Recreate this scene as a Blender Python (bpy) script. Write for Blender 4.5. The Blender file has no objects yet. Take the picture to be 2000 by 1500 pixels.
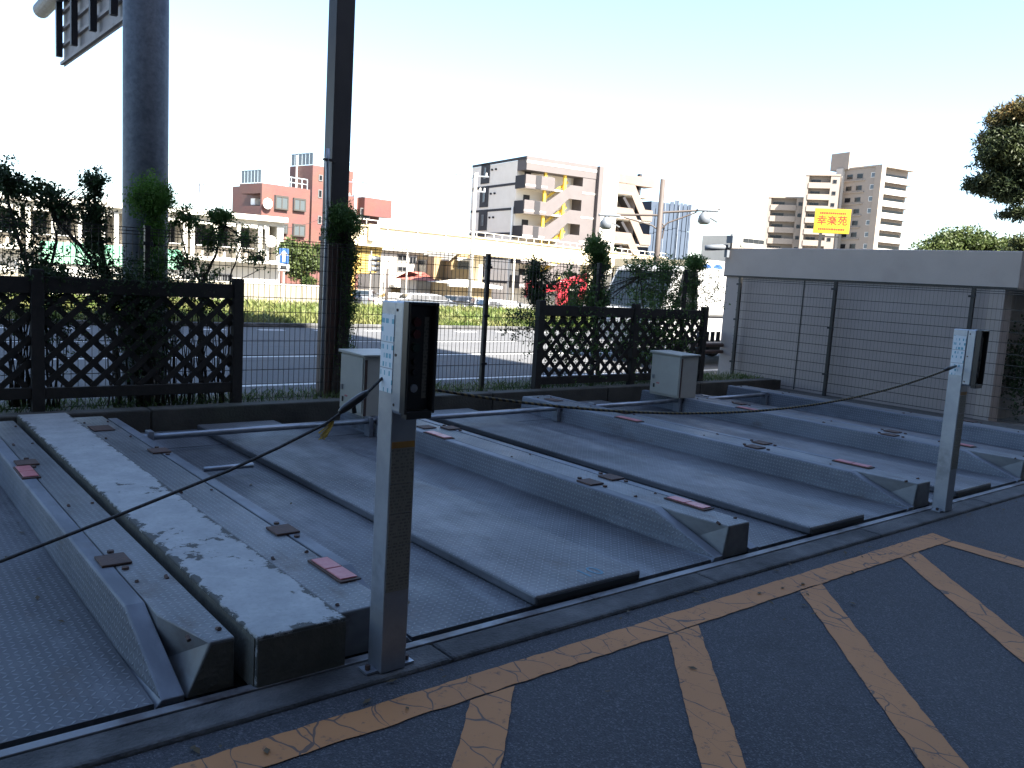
import bpy, math, random
import numpy as np
from mathutils import Vector, Matrix
random.seed(7)
rng = np.random.default_rng(7)
scn = bpy.context.scene
COL = scn.collection
D2R = math.radians

# ------------------------------------------------------------------ camera, sky, sun, exposure
EYE = (0.0, 0.0, 1.6)
FPX = 1646.1
ROWS = np.array([[0.77728552, -0.62624428, 0.06037652],
                 [-0.03166773, -0.13478745, -0.99036836],
                 [0.62835052, 0.767887, -0.12460007]])
cam = bpy.data.cameras.new('camera')
cam.sensor_width = 36.0
cam.lens = FPX / 2000.0 * 36.0
cam.clip_end = 6000
cam.clip_start = 0.05
camo = bpy.data.objects.new('camera', cam)
COL.objects.link(camo)
r_, d_, f_ = ROWS
camo.matrix_world = Matrix(((r_[0], -d_[0], -f_[0], EYE[0]), (r_[1], -d_[1], -f_[1], EYE[1]),
                            (r_[2], -d_[2], -f_[2], EYE[2]), (0, 0, 0, 1)))
scn.camera = camo

SUN_EL = D2R(48)
SUN_AZ = 0.077            # the sun stands behind the viewer, light travels towards +Y and a little -X
world = bpy.data.worlds.new('World')
scn.world = world
world.use_nodes = True
wn = world.node_tree
sky = wn.nodes.new('ShaderNodeTexSky')
sky.sky_type = 'NISHITA'
sky.sun_disc = False
sky.sun_elevation = SUN_EL
sky.sun_rotation = math.pi - SUN_AZ
sky.air_density = 1.0
sky.dust_density = 1.2
sky.ozone_density = 2.6
bg = wn.nodes['Background']
bg.inputs['Strength'].default_value = 0.06
wn.links.new(sky.outputs[0], bg.inputs[0])
sl = bpy.data.lights.new('sun', 'SUN')
sl.energy = 5.0
sl.angle = D2R(0.53)
sl.color = (1.0, 0.94, 0.84)
so = bpy.data.objects.new('sun', sl)
COL.objects.link(so)
trav = Vector((-SUN_AZ * math.cos(SUN_EL), math.cos(SUN_EL), -math.sin(SUN_EL)))
so.rotation_euler = trav.to_track_quat('-Z', 'Y').to_euler()
so.location = (0, -30, 40)
scn.view_settings.view_transform = 'Standard'
scn.view_settings.look = 'None'
scn.view_settings.gamma = 1.0
scn.view_settings.exposure = 2.95
scn.view_settings.use_curve_mapping = False


# ------------------------------------------------------------------ helpers
def sight(u, v):
    """bearing of a surveyed point (photo pixel, 2000 x 1500) as a world direction"""
    d = np.array([u - 1000.0, v - 750.0, FPX])
    return ROWS.T @ d


def at_z(u, v, z):
    d = sight(u, v); t = (z - EYE[2]) / d[2]
    return Vector((t * d[0], t * d[1], z))


def at_y(u, v, y):
    d = sight(u, v); t = y / d[1]
    return Vector((t * d[0], y, EYE[2] + t * d[2]))


def at_d(u, v, dist):
    d = sight(u, v); t = dist / math.hypot(d[0], d[1])
    return Vector((t * d[0], t * d[1], EYE[2] + t * d[2]))


class MB:
    """collects faces, builds ONE mesh object"""
    def __init__(s):
        s.v = []; s.f = []

    def add(s, vs, fs):
        o = len(s.v); s.v += [tuple(p) for p in vs]; s.f += [tuple(i + o for i in q) for q in fs]; return s

    def box(s, x0, x1, y0, y1, z0, z1):
        vs = [(x0, y0, z0), (x1, y0, z0), (x1, y1, z0), (x0, y1, z0), (x0, y0, z1), (x1, y0, z1), (x1, y1, z1), (x0, y1, z1)]
        return s.add(vs, [(3, 2, 1, 0), (4, 5, 6, 7), (0, 1, 5, 4), (1, 2, 6, 5), (2, 3, 7, 6), (3, 0, 4, 7)])

    def bar(s, p0, p1, w, t, up=(0, 0, 1)):
        """rectangular bar from p0 to p1, width w across, thickness t along up"""
        p0, p1, up = Vector(p0), Vector(p1), Vector(up)
        a = (p1 - p0).normalized(); b = a.cross(up).normalized(); c = b.cross(a)
        vs = []
        for p in (p0, p1):
            for i, j in ((-1, -1), (1, -1), (1, 1), (-1, 1)):
                vs.append(p + b * (i * w / 2) + c * (j * t / 2))
        return s.add(vs, [(3, 2, 1, 0), (4, 5, 6, 7), (0, 1, 5, 4), (1, 2, 6, 5), (2, 3, 7, 6), (3, 0, 4, 7)])

    def loft(s, secs, closed=True, caps=True):
        n = len(secs[0]); vs = [p for q in secs for p in q]; fs = []
        for i in range(len(secs) - 1):
            for j in range(n if closed else n - 1):
                k = (j + 1) % n
                fs.append((i * n + j, i * n + k, (i + 1) * n + k, (i + 1) * n + j))
        if caps:
            fs.append(tuple(range(n - 1, -1, -1))); fs.append(tuple((len(secs) - 1) * n + j for j in range(n)))
        return s.add(vs, fs)

    def tube(s, path, r, n=8):
        path = [Vector(p) for p in path]; rs = r if isinstance(r, (list, tuple)) else [r] * len(path)
        secs = []; ref = None
        for i, p in enumerate(path):
            a = (path[min(i + 1, len(path) - 1)] - path[max(i - 1, 0)]).normalized()
            if ref is None: ref = Vector((0, 0, 1)) if abs(a.z) < .9 else Vector((1, 0, 0))
            b = a.cross(ref).normalized(); c = b.cross(a); ref = c
            secs.append([p + (b * math.cos(q) + c * math.sin(q)) * rs[i] for q in (2 * math.pi * k / n for k in range(n))])
        return s.loft(secs)

    def poly(s, pts, y0, y1):
        """polygon in (x, z) extruded from y0 to y1"""
        return s.loft([[(x, y0, z) for x, z in pts], [(x, y1, z) for x, z in pts]])

    def polyx(s, pts, x0, x1):
        return s.loft([[(x0, y, z) for y, z in pts], [(x1, y, z) for y, z in pts]])

    def ball(s, c, rx, ry, rz, n=10, m=6):
        vs = []; fs = []
        for i in range(m + 1):
            t = math.pi * i / m
            for j in range(n):
                p = 2 * math.pi * j / n
                vs.append((c[0] + rx * math.sin(t) * math.cos(p), c[1] + ry * math.sin(t) * math.sin(p), c[2] + rz * math.cos(t)))
        for i in range(m):
            for j in range(n):
                k = (j + 1) % n
                fs.append((i * n + j, (i + 1) * n + j, (i + 1) * n + k, i * n + k))
        return s.add(vs, fs)

    def build(s, name, mat, parent=None, local=False, smooth=False, bevel=0.0, kind=None):
        me = bpy.data.meshes.new(name)
        off = Vector((0, 0, 0))
        if not local:
            if parent is not None:
                q = parent
                while q is not None: off = off + q.location; q = q.parent
            elif s.v:
                a = np.array(s.v); off = Vector(((a[:, 0].min() + a[:, 0].max()) / 2, (a[:, 1].min() + a[:, 1].max()) / 2, a[:, 2].min()))
        me.from_pydata([(p[0] - off.x, p[1] - off.y, p[2] - off.z) for p in s.v], [], s.f)
        me.materials.append(mat)
        if smooth:
            me.polygons.foreach_set('use_smooth', [True] * len(me.polygons))
        me.update()
        o = bpy.data.objects.new(name, me); COL.objects.link(o)
        if parent is not None: o.parent = parent
        elif not local: o.location = off
        if bevel:
            b = o.modifiers.new('bevel', 'BEVEL'); b.width = bevel; b.segments = 2; b.limit_method = 'ANGLE'; b.angle_limit = D2R(40)
        if kind: o['kind'] = kind
        return o


def tag(o, label, cat, group=None):
    o['label'] = label; o['category'] = cat
    if group: o['group'] = group
    return o


def thing(name, label, cat, loc, rz=0.0, group=None):
    o = bpy.data.objects.new(name, None); COL.objects.link(o)
    o.empty_display_size = .2
    o.location = loc; o.rotation_euler = (0, 0, rz)
    return tag(o, label, cat, group)


def copy_tree(o, parent=None):
    c = o.copy(); COL.objects.link(c); c.parent = parent
    for ch in list(o.children): copy_tree(ch, c)
    return c


def bxo(name, mat, parent, x0, x1, y0, y1, z0, z1, local=False, bevel=0.0):
    return MB().box(x0, x1, y0, y1, z0, z1).build(name, mat, parent, local=local, bevel=bevel)


def struct(o): o['kind'] = 'structure'; return o


# ------------------------------------------------------------------ materials
def nodes_of(m):
    m.use_nodes = True
    nt = m.node_tree
    return nt, nt.nodes, nt.links, nt.nodes['Principled BSDF']


def lin(c):
    """sRGB 0-255 colour to linear"""
    r = []
    for x in c[:3]:
        x /= 255.0; r.append(x / 12.92 if x <= .04045 else ((x + .055) / 1.055) ** 2.4)
    return (*r, 1)


def mat(name, c1, c2=None, scale=4.0, rough=.7, metal=0.0, bump=0.0, bscale=60.0, detail=6.0, lo=.35, hi=.65, spec=.5, c3=None, s3=1.0, lo3=.55, hi3=.7, stretch=None):
    """base colour c1 broken up by noise into c2, optional stain colour c3; c are linear rgb"""
    m = bpy.data.materials.new(name); nt, N, L, P = nodes_of(m)
    P.inputs['Roughness'].default_value = rough; P.inputs['Metallic'].default_value = metal
    P.inputs['Specular IOR Level'].default_value = spec
    c1 = (*c1[:3], 1); P.inputs['Base Color'].default_value = c1
    tc = N.new('ShaderNodeTexCoord'); vec = tc.outputs['Object']
    if stretch:
        mp = N.new('ShaderNodeMapping'); mp.inputs['Scale'].default_value = stretch; L.new(vec, mp.inputs[0]); vec = mp.outputs[0]
    if c2 is not None:
        def layer(prev, col, sc, lo, hi, seed):
            nz = N.new('ShaderNodeTexNoise'); nz.noise_dimensions = '4D'; nz.inputs['W'].default_value = seed
            nz.inputs['Scale'].default_value = sc; nz.inputs['Detail'].default_value = detail; nz.inputs['Roughness'].default_value = .6
            L.new(vec, nz.inputs['Vector'])
            mr = N.new('ShaderNodeMapRange'); mr.inputs[1].default_value = lo; mr.inputs[2].default_value = hi; L.new(nz.outputs[0], mr.inputs[0])
            mx = N.new('ShaderNodeMix'); mx.data_type = 'RGBA'; L.new(mr.outputs[0], mx.inputs[0])
            if prev is None: mx.inputs[6].default_value = c1
            else: L.new(prev, mx.inputs[6])
            mx.inputs[7].default_value = (*col[:3], 1); return mx.outputs[2]
        out = layer(None, c2, scale, lo, hi, 1.3)
        if c3 is not None: out = layer(out, c3, s3, lo3, hi3, 7.7)
        L.new(out, P.inputs['Base Color'])
    if bump:
        nz = N.new('ShaderNodeTexNoise'); nz.inputs['Scale'].default_value = bscale; nz.inputs['Detail'].default_value = 4
        L.new(tc.outputs['Object'], nz.inputs['Vector'])
        b = N.new('ShaderNodeBump'); b.inputs['Strength'].default_value = bump; b.inputs['Distance'].default_value = .01
        L.new(nz.outputs[0], b.inputs['Height']); L.new(b.outputs[0], P.inputs['Normal'])
    return m


def M2(N, L, op, a, b=None, c=None):
    n = N.new('ShaderNodeMath'); n.operation = op
    for i, x in enumerate((a, b, c)):
        if x is None: continue
        if isinstance(x, (int, float)): n.inputs[i].default_value = x
        else: L.new(x, n.inputs[i])
    return n.outputs[0]


def checker(name, base, worn, dirt, axes='XY', cell=.034, metal=.3, rough=.52, lug=1.0):
    """galvanised tread plate: raised lugs at alternating diagonals"""
    m = bpy.data.materials.new(name); nt, N, L, P = nodes_of(m)
    tc = N.new('ShaderNodeTexCoord'); sp = N.new('ShaderNodeSeparateXYZ'); L.new(tc.outputs['Object'], sp.inputs[0])
    u = M2(N, L, 'DIVIDE', sp.outputs[axes[0]], cell); v = M2(N, L, 'DIVIDE', sp.outputs[axes[1]], cell)
    par = M2(N, L, 'FLOORED_MODULO', M2(N, L, 'ADD', M2(N, L, 'FLOOR', u), M2(N, L, 'FLOOR', v)), 2.0)
    sg = M2(N, L, 'SUBTRACT', M2(N, L, 'MULTIPLY', par, 2.0), 1.0)
    fu = M2(N, L, 'SUBTRACT', M2(N, L, 'FRACT', u), .5); fv = M2(N, L, 'MULTIPLY', M2(N, L, 'SUBTRACT', M2(N, L, 'FRACT', v), .5), sg)
    a = M2(N, L, 'MULTIPLY', M2(N, L, 'ADD', fu, fv), 1.45); b = M2(N, L, 'MULTIPLY', M2(N, L, 'SUBTRACT', fu, fv), 4.6)
    rr = M2(N, L, 'SQRT', M2(N, L, 'ADD', M2(N, L, 'MULTIPLY', a, a), M2(N, L, 'MULTIPLY', b, b)))
    mr = N.new('ShaderNodeMapRange'); mr.interpolation_type = 'SMOOTHSTEP'
    mr.inputs[1].default_value = 1.0; mr.inputs[2].default_value = .45; L.new(rr, mr.inputs[0])
    ge = N.new('ShaderNodeNewGeometry'); gs = N.new('ShaderNodeSeparateXYZ'); L.new(ge.outputs['True Normal'], gs.inputs[0])
    msk = M2(N, L, 'GREATER_THAN', M2(N, L, 'ABSOLUTE', gs.outputs['Z' if axes == 'XY' else 'X']), .75)
    lugh = M2(N, L, 'MULTIPLY', mr.outputs[0], msk)
    bp = N.new('ShaderNodeBump'); bp.inputs['Strength'].default_value = .9; bp.inputs['Distance'].default_value = .004
    L.new(lugh, bp.inputs['Height']); L.new(bp.outputs[0], P.inputs['Normal'])

    def nz(sc, lo, hi, st, w):
        mp = N.new('ShaderNodeMapping'); mp.inputs['Scale'].default_value = st; L.new(tc.outputs['Object'], mp.inputs[0])
        n = N.new('ShaderNodeTexNoise'); n.noise_dimensions = '4D'; n.inputs['W'].default_value = w; n.inputs['Scale'].default_value = sc; n.inputs['Detail'].default_value = 7; n.inputs['Roughness'].default_value = .62
        L.new(mp.outputs[0], n.inputs['Vector'])
        q = N.new('ShaderNodeMapRange'); q.inputs[1].default_value = lo; q.inputs[2].default_value = hi; L.new(n.outputs[0], q.inputs[0]); return q.outputs[0]

    def mix(f, x, y):
        k = N.new('ShaderNodeMix'); k.data_type = 'RGBA'; L.new(f, k.inputs[0])
        if isinstance(x, tuple): k.inputs[6].default_value = (*x[:3], 1)
        else: L.new(x, k.inputs[6])
        k.inputs[7].default_value = (*y[:3], 1); return k.outputs[2]
    c = mix(nz(1.3, .4, .6, (1, .4, 1), 3.1), base, dirt)
    c = mix(M2(N, L, 'MULTIPLY', nz(2.6, .5, .72, (1, .3, 1), 9.4), .6), c, worn)
    c = mix(M2(N, L, 'MULTIPLY', nz(9.0, .56, .74, (1, 1, 1), 5.5), .6), c, dirt)
    c = mix(M2(N, L, 'MULTIPLY', lugh, .55 * lug), c, worn)
    c = mix(M2(N, L, 'MULTIPLY', nz(3.4, .6, .72, (1, .5, 1), 12.5), .75), c, (.07, .052, .042))
    L.new(c, P.inputs['Base Color'])
    P.inputs['Metallic'].default_value = metal
    L.new(M2(N, L, 'ADD', M2(N, L, 'MULTIPLY', nz(3.0, .3, .7, (1, 1, 1), 2.2), .25), rough - .1), P.inputs['Roughness'])
    return m


def crackpaint(name, paint, under):
    """thick yellow line paint, cracked into plates and worn through in places"""
    m = bpy.data.materials.new(name); nt, N, L, P = nodes_of(m)
    tc = N.new('ShaderNodeTexCoord')
    n0 = N.new('ShaderNodeTexNoise'); n0.inputs['Scale'].default_value = 5; L.new(tc.outputs['Object'], n0.inputs['Vector'])
    ma = N.new('ShaderNodeVectorMath'); ma.operation = 'SCALE'; L.new(n0.outputs['Color'], ma.inputs[0]); ma.inputs['Scale'].default_value = .12
    mv = N.new('ShaderNodeVectorMath'); mv.operation = 'ADD'; L.new(tc.outputs['Object'], mv.inputs[0]); L.new(ma.outputs[0], mv.inputs[1])
    vo = N.new('ShaderNodeTexVoronoi'); vo.feature = 'DISTANCE_TO_EDGE'; vo.inputs['Scale'].default_value = 6.0
    mp = N.new('ShaderNodeMapping'); mp.inputs['Rotation'].default_value = (0, 0, .5); mp.inputs['Scale'].default_value = (1.25, .5, 1); L.new(mv.outputs[0], mp.inputs[0]); L.new(mp.outputs[0], vo.inputs['Vector'])
    n1 = N.new('ShaderNodeTexNoise'); n1.inputs['Scale'].default_value = 3.0; n1.inputs['Detail'].default_value = 3; L.new(tc.outputs['Object'], n1.inputs['Vector'])
    thr = N.new('ShaderNodeMapRange'); thr.inputs[1].default_value = .35; thr.inputs[2].default_value = .7; thr.inputs[3].default_value = .002; thr.inputs[4].default_value = .028; L.new(n1.outputs[0], thr.inputs[0])
    cr = M2(N, L, 'LESS_THAN', vo.outputs['Distance'], thr.outputs[0])
    n2 = N.new('ShaderNodeTexNoise'); n2.inputs['Scale'].default_value = 28; n2.inputs['Detail'].default_value = 8; n2.inputs['Roughness'].default_value = .7; L.new(tc.outputs['Object'], n2.inputs['Vector'])
    wr = N.new('ShaderNodeMapRange'); wr.inputs[1].default_value = .57; wr.inputs[2].default_value = .75; L.new(n2.outputs[0], wr.inputs[0])
    fac = M2(N, L, 'MAXIMUM', M2(N, L, 'MULTIPLY', cr, .8), wr.outputs[0])
    n3 = N.new('ShaderNodeTexNoise'); n3.inputs['Scale'].default_value = 2.2; L.new(tc.outputs['Object'], n3.inputs['Vector'])
    k = N.new('ShaderNodeMix'); k.data_type = 'RGBA'; L.new(n3.outputs[0], k.inputs[0]); k.inputs[6].default_value = (*paint, 1); k.inputs[7].default_value = (*[p * .72 for p in paint], 1)
    mx = N.new('ShaderNodeMix'); mx.data_type = 'RGBA'; L.new(fac, mx.inputs[0]); L.new(k.outputs[2], mx.inputs[6]); mx.inputs[7].default_value = (*under, 1)
    L.new(mx.outputs[2], P.inputs['Base Color']); P.inputs['Roughness'].default_value = .75
    b = N.new('ShaderNodeBump'); b.inputs['Strength'].default_value = .5; b.inputs['Distance'].default_value = .004; b.invert = True
    L.new(fac, b.inputs['Height']); L.new(b.outputs[0], P.inputs['Normal'])
    return m


def brickmat(name, c1, c2, mortar, axes, bw=.24, bh=.075):
    m = bpy.data.materials.new(name); nt, N, L, P = nodes_of(m)
    tc = N.new('ShaderNodeTexCoord'); sp = N.new('ShaderNodeSeparateXYZ'); L.new(tc.outputs['Object'], sp.inputs[0])
    cb = N.new('ShaderNodeCombineXYZ'); L.new(M2(N, L, 'ADD', sp.outputs['X'], sp.outputs['Y']), cb.inputs[0]); L.new(sp.outputs['Z'], cb.inputs[1])
    bt = N.new('ShaderNodeTexBrick'); L.new(cb.outputs[0], bt.inputs['Vector'])
    bt.inputs['Scale'].default_value = 1.0; bt.inputs['Brick Width'].default_value = bw; bt.inputs['Row Height'].default_value = bh; bt.inputs['Mortar Size'].default_value = .008
    bt.inputs['Color1'].default_value = (*c1, 1); bt.inputs['Color2'].default_value = (*c2, 1); bt.inputs['Mortar'].default_value = (*mortar, 1)
    n = N.new('ShaderNodeTexNoise'); n.inputs['Scale'].default_value = .5; L.new(tc.outputs['Object'], n.inputs['Vector'])
    mx = N.new('ShaderNodeMix'); mx.data_type = 'RGBA'; mx.blend_type = 'MULTIPLY'; mx.inputs[0].default_value = .35
    L.new(bt.outputs['Color'], mx.inputs[6]); L.new(n.outputs['Color'], mx.inputs[7]); L.new(mx.outputs[2], P.inputs['Base Color'])
    P.inputs['Roughness'].default_value = .6
    return m


def leafmat(name, c1, c2, trans=.35, scale=9.0):
    m = bpy.data.materials.new(name); nt, N, L, P = nodes_of(m)
    tc = N.new('ShaderNodeTexCoord'); n = N.new('ShaderNodeTexNoise'); n.inputs['Scale'].default_value = scale; n.inputs['Detail'].default_value = 3; L.new(tc.outputs['Object'], n.inputs['Vector'])
    mr = N.new('ShaderNodeMapRange'); mr.inputs[1].default_value = .36; mr.inputs[2].default_value = .66; L.new(n.outputs[0], mr.inputs[0])
    mx = N.new('ShaderNodeMix'); mx.data_type = 'RGBA'; L.new(mr.outputs[0], mx.inputs[0]); mx.inputs[6].default_value = (*c1, 1); mx.inputs[7].default_value = (*c2, 1)
    L.new(mx.outputs[2], P.inputs['Base Color']); P.inputs['Roughness'].default_value = .55; P.inputs['Specular IOR Level'].default_value = .3
    tr = N.new('ShaderNodeBsdfTranslucent'); L.new(mx.outputs[2], tr.inputs[0])
    ms = N.new('ShaderNodeMixShader'); ms.inputs[0].default_value = trans
    L.new(P.outputs[0], ms.inputs[1]); L.new(tr.outputs[0], ms.inputs[2]); L.new(ms.outputs[0], N['Material Output'].inputs[0])
    return m


def printmat(name, paper, ink, sx, sz, dens=.5, axes='XZ', ink2=None):
    """sheet of small print too fine to read: rows of broken ink"""
    m = bpy.data.materials.new(name); nt, N, L, P = nodes_of(m)
    tc = N.new('ShaderNodeTexCoord'); sp = N.new('ShaderNodeSeparateXYZ'); L.new(tc.outputs['Object'], sp.inputs[0])
    row = M2(N, L, 'FRACT', M2(N, L, 'MULTIPLY', sp.outputs[axes[1]], sz))
    cb = N.new('ShaderNodeCombineXYZ'); L.new(M2(N, L, 'MULTIPLY', sp.outputs[axes[0]], sx), cb.inputs[0]); L.new(M2(N, L, 'MULTIPLY', M2(N, L, 'FLOOR', M2(N, L, 'MULTIPLY', sp.outputs[axes[1]], sz)), 3.7), cb.inputs[1])
    n = N.new('ShaderNodeTexNoise'); n.inputs['Scale'].default_value = 1.0; n.inputs['Detail'].default_value = 2; L.new(cb.outputs[0], n.inputs['Vector'])
    f = M2(N, L, 'MULTIPLY', M2(N, L, 'GREATER_THAN', n.outputs[0], 1 - dens), M2(N, L, 'LESS_THAN', row, .55))
    mx = N.new('ShaderNodeMix'); mx.data_type = 'RGBA'; L.new(f, mx.inputs[0]); mx.inputs[6].default_value = (*paper, 1); mx.inputs[7].default_value = (*ink, 1)
    L.new(mx.outputs[2], P.inputs['Base Color']); P.inputs['Roughness'].default_value = .5
    return m


def ropemat(name, c1, c2, freq):
    m = bpy.data.materials.new(name); nt, N, L, P = nodes_of(m)
    tc = N.new('ShaderNodeTexCoord'); sp = N.new('ShaderNodeSeparateXYZ'); L.new(tc.outputs['Object'], sp.inputs[0])
    f = M2(N, L, 'GREATER_THAN', M2(N, L, 'FRACT', M2(N, L, 'ADD', M2(N, L, 'MULTIPLY', sp.outputs['X'], freq), M2(N, L, 'MULTIPLY', sp.outputs['Z'], freq * .7))), .5)
    mx = N.new('ShaderNodeMix'); mx.data_type = 'RGBA'; L.new(f, mx.inputs[0]); mx.inputs[6].default_value = (*c1, 1); mx.inputs[7].default_value = (*c2, 1)
    L.new(mx.outputs[2], P.inputs['Base Color']); P.inputs['Roughness'].default_value = .9
    return m


def glassmat(name, c=(.03, .04, .05), rough=.08):
    m = bpy.data.materials.new(name); nt, N, L, P = nodes_of(m)
    P.inputs['Base Color'].default_value = (*c, 1); P.inputs['Roughness'].default_value = rough; P.inputs['Specular IOR Level'].default_value = .35
    return m


def asphalt(name, dark, light, stone, cell=170.0):
    """aggregate of separate stones in dark binder, with patches, scuffs and a few hairline cracks"""
    m = bpy.data.materials.new(name); nt, N, L, P = nodes_of(m)
    tc = N.new('ShaderNodeTexCoord'); O = tc.outputs['Object']

    def nz(sc, lo, hi, w, det=6):
        n = N.new('ShaderNodeTexNoise'); n.noise_dimensions = '4D'; n.inputs['W'].default_value = w; n.inputs['Scale'].default_value = sc; n.inputs['Detail'].default_value = det; n.inputs['Roughness'].default_value = .65; L.new(O, n.inputs['Vector'])
        q = N.new('ShaderNodeMapRange'); q.inputs[1].default_value = lo; q.inputs[2].default_value = hi; L.new(n.outputs[0], q.inputs[0]); return q.outputs[0]

    def mix(f, x, y):
        k = N.new('ShaderNodeMix'); k.data_type = 'RGBA'; L.new(f, k.inputs[0])
        if isinstance(x, tuple): k.inputs[6].default_value = (*x, 1)
        else: L.new(x, k.inputs[6])
        k.inputs[7].default_value = (*y, 1); return k.outputs[2]
    vo = N.new('ShaderNodeTexVoronoi'); vo.inputs['Scale'].default_value = cell; L.new(O, vo.inputs['Vector'])
    sp = N.new('ShaderNodeSeparateColor'); L.new(vo.outputs['Color'], sp.inputs[0])
    c = mix(nz(.7, .35, .65, 1.0), dark, light)
    c = mix(M2(N, L, 'MULTIPLY', nz(5.0, .5, .75, 4.0), .6), c, light)
    c = mix(M2(N, L, 'MULTIPLY', M2(N, L, 'POWER', sp.outputs[0], 5.0), .8), c, stone)
    c = mix(M2(N, L, 'MULTIPLY', M2(N, L, 'POWER', sp.outputs[1], 4.0), .7), c, tuple(d * .35 for d in dark))
    c = mix(M2(N, L, 'MULTIPLY', nz(1.6, .6, .74, 9.0, 9), .55), c, tuple(d * .5 for d in dark))
    L.new(c, P.inputs['Base Color']); P.inputs['Roughness'].default_value = .85
    b = N.new('ShaderNodeBump'); b.inputs['Strength'].default_value = .7; b.inputs['Distance'].default_value = .006
    L.new(vo.outputs['Distance'], b.inputs['Height']); L.new(b.outputs[0], P.inputs['Normal'])
    return m


def beammat(name):
    """old white paint on concrete, flaked to dark concrete along the edges and in two blotches"""
    m = bpy.data.materials.new(name); nt, N, L, P = nodes_of(m)
    tc = N.new('ShaderNodeTexCoord'); O = tc.outputs['Object']; sp = N.new('ShaderNodeSeparateXYZ'); L.new(O, sp.inputs[0])

    def nz(sc, w, det=9, rough=.68):
        n = N.new('ShaderNodeTexNoise'); n.noise_dimensions = '4D'; n.inputs['W'].default_value = w; n.inputs['Scale'].default_value = sc; n.inputs['Detail'].default_value = det; n.inputs['Roughness'].default_value = rough; L.new(O, n.inputs['Vector']); return n.outputs[0]

    def rng_(x, a, b_):
        q = N.new('ShaderNodeMapRange'); q.inputs[1].default_value = a; q.inputs[2].default_value = b_; L.new(x, q.inputs[0]); return q.outputs[0]

    def mix(f, x, y):
        k = N.new('ShaderNodeMix'); k.data_type = 'RGBA'; L.new(f, k.inputs[0])
        if isinstance(x, tuple): k.inputs[6].default_value = (*x, 1)
        else: L.new(x, k.inputs[6])
        k.inputs[7].default_value = (*y, 1); return k.outputs[2]
    c = mix(rng_(nz(6, 1.0), .35, .65), (.225, .24, .245), (.32, .335, .335))
    c = mix(M2(N, L, 'MULTIPLY', rng_(nz(45, 2.0), .5, .7), .5), c, (.17, .18, .178))
    e = M2(N, L, 'SUBTRACT', .187, M2(N, L, 'ABSOLUTE', sp.outputs['X']))          # metres to the long edges
    ef = rng_(e, .05, 0.0)
    yf = rng_(M2(N, L, 'ADD', sp.outputs['Y'], 2.495), .10, 0.0)
    bl = rng_(nz(2.4, 7.7, 10), .52, .66)
    k = M2(N, L, 'ADD', M2(N, L, 'MULTIPLY', M2(N, L, 'MAXIMUM', ef, yf), .28), M2(N, L, 'MULTIPLY', bl, .34))
    f = rng_(M2(N, L, 'ADD', k, nz(16, 5.0, 10, .72)), .74, .79)
    c = mix(f, c, (.055, .058, .055))
    L.new(c, P.inputs['Base Color']); P.inputs['Roughness'].default_value = .85
    b = N.new('ShaderNodeBump'); b.inputs['Strength'].default_value = .6; b.inputs['Distance'].default_value = .004; b.invert = True
    L.new(f, b.inputs['Height']); L.new(b.outputs[0], P.inputs['Normal'])
    return m


X = {}
X['asphalt_lot'] = asphalt('lot_asphalt', (.021, .0235, .031), (.035, .0385, .048), (.11, .114, .124))
X['asphalt_road'] = mat('road_asphalt', (.055, .056, .06), (.072, .073, .076), .35, .9, bump=.3, bscale=120, c3=(.047, .048, .051), s3=2.2, stretch=(.3, 1, 1))
X['soil'] = mat('soil', (.07, .06, .045), (.11, .1, .07), 3, .95, bump=.8, bscale=30)
X['verge'] = mat('grassy_soil', (.05, .06, .02), (.08, .075, .035), 2, .95, bump=.8, bscale=20)
X['ground'] = mat('ground', (.16, .155, .14), (.22, .21, .19), .2, .95)
X['gravel'] = mat('gravel', (.05, .048, .045), (.09, .085, .075), 22, .95, bump=1.0, bscale=60)
X['sidewalk'] = mat('sidewalk', (.24, .235, .225), (.31, .3, .29), 2, .9, bump=.3)
X['kerb'] = mat('kerb_concrete', (.055, .056, .058), (.095, .095, .096), 9, .9, bump=.9, bscale=60, c3=(.028, .029, .031), s3=2.6, lo3=.42, hi3=.62, detail=10)
X['beam'] = beammat('worn_painted_concrete')
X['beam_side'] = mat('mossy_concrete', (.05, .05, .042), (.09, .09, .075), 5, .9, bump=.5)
X['oldconc'] = mat('old_concrete', (.034, .034, .029), (.06, .058, .05), 3, .9, bump=.6, bscale=40, c3=(.05, .055, .042), s3=1.5)
X['plate'] = checker('tread_plate', (.09, .096, .108), (.235, .25, .275), (.045, .048, .055))
X['plate_top'] = checker('tread_plate_cover', (.155, .165, .172), (.3, .315, .325), (.09, .096, .1), cell=.03)
X['plate_mid'] = checker('tread_plate_panel', (.118, .122, .13), (.25, .257, .27), (.06, .062, .066))
X['rim'] = checker('rim_sheet', (.15, .168, .198), (.27, .295, .33), (.09, .101, .12), axes='YZ', cell=.03)
X['galv'] = mat('galvanised_steel', (.24, .262, .3), (.31, .335, .37), 8, .4, metal=.7, c3=(.13, .14, .155), s3=3, bump=.08)
X['bigpole'] = mat('sign_pole_zinc', (.072, .084, .102), (.125, .14, .16), 22, .6, metal=.25, c3=(.06, .07, .088), s3=6, bump=.15)
X['angle'] = mat('edge_angle_steel', (.14, .145, .155), (.22, .225, .235), 3, .5, metal=.4, c3=(.07, .06, .06), s3=4, lo3=.5, hi3=.62)
X['black'] = mat('black_rubber', (.008, .008, .009), rough=.6)
X['blackplastic'] = mat('black_plastic', (.012, .012, .013), rough=.35)
X['end_steel'] = mat('end_plate_steel', (.09, .094, .1), (.13, .135, .14), 12, .6, metal=.3, c3=(.05, .045, .042), s3=7)
X['pit'] = mat('pit_dark', (.02, .02, .02), rough=.9)
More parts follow.
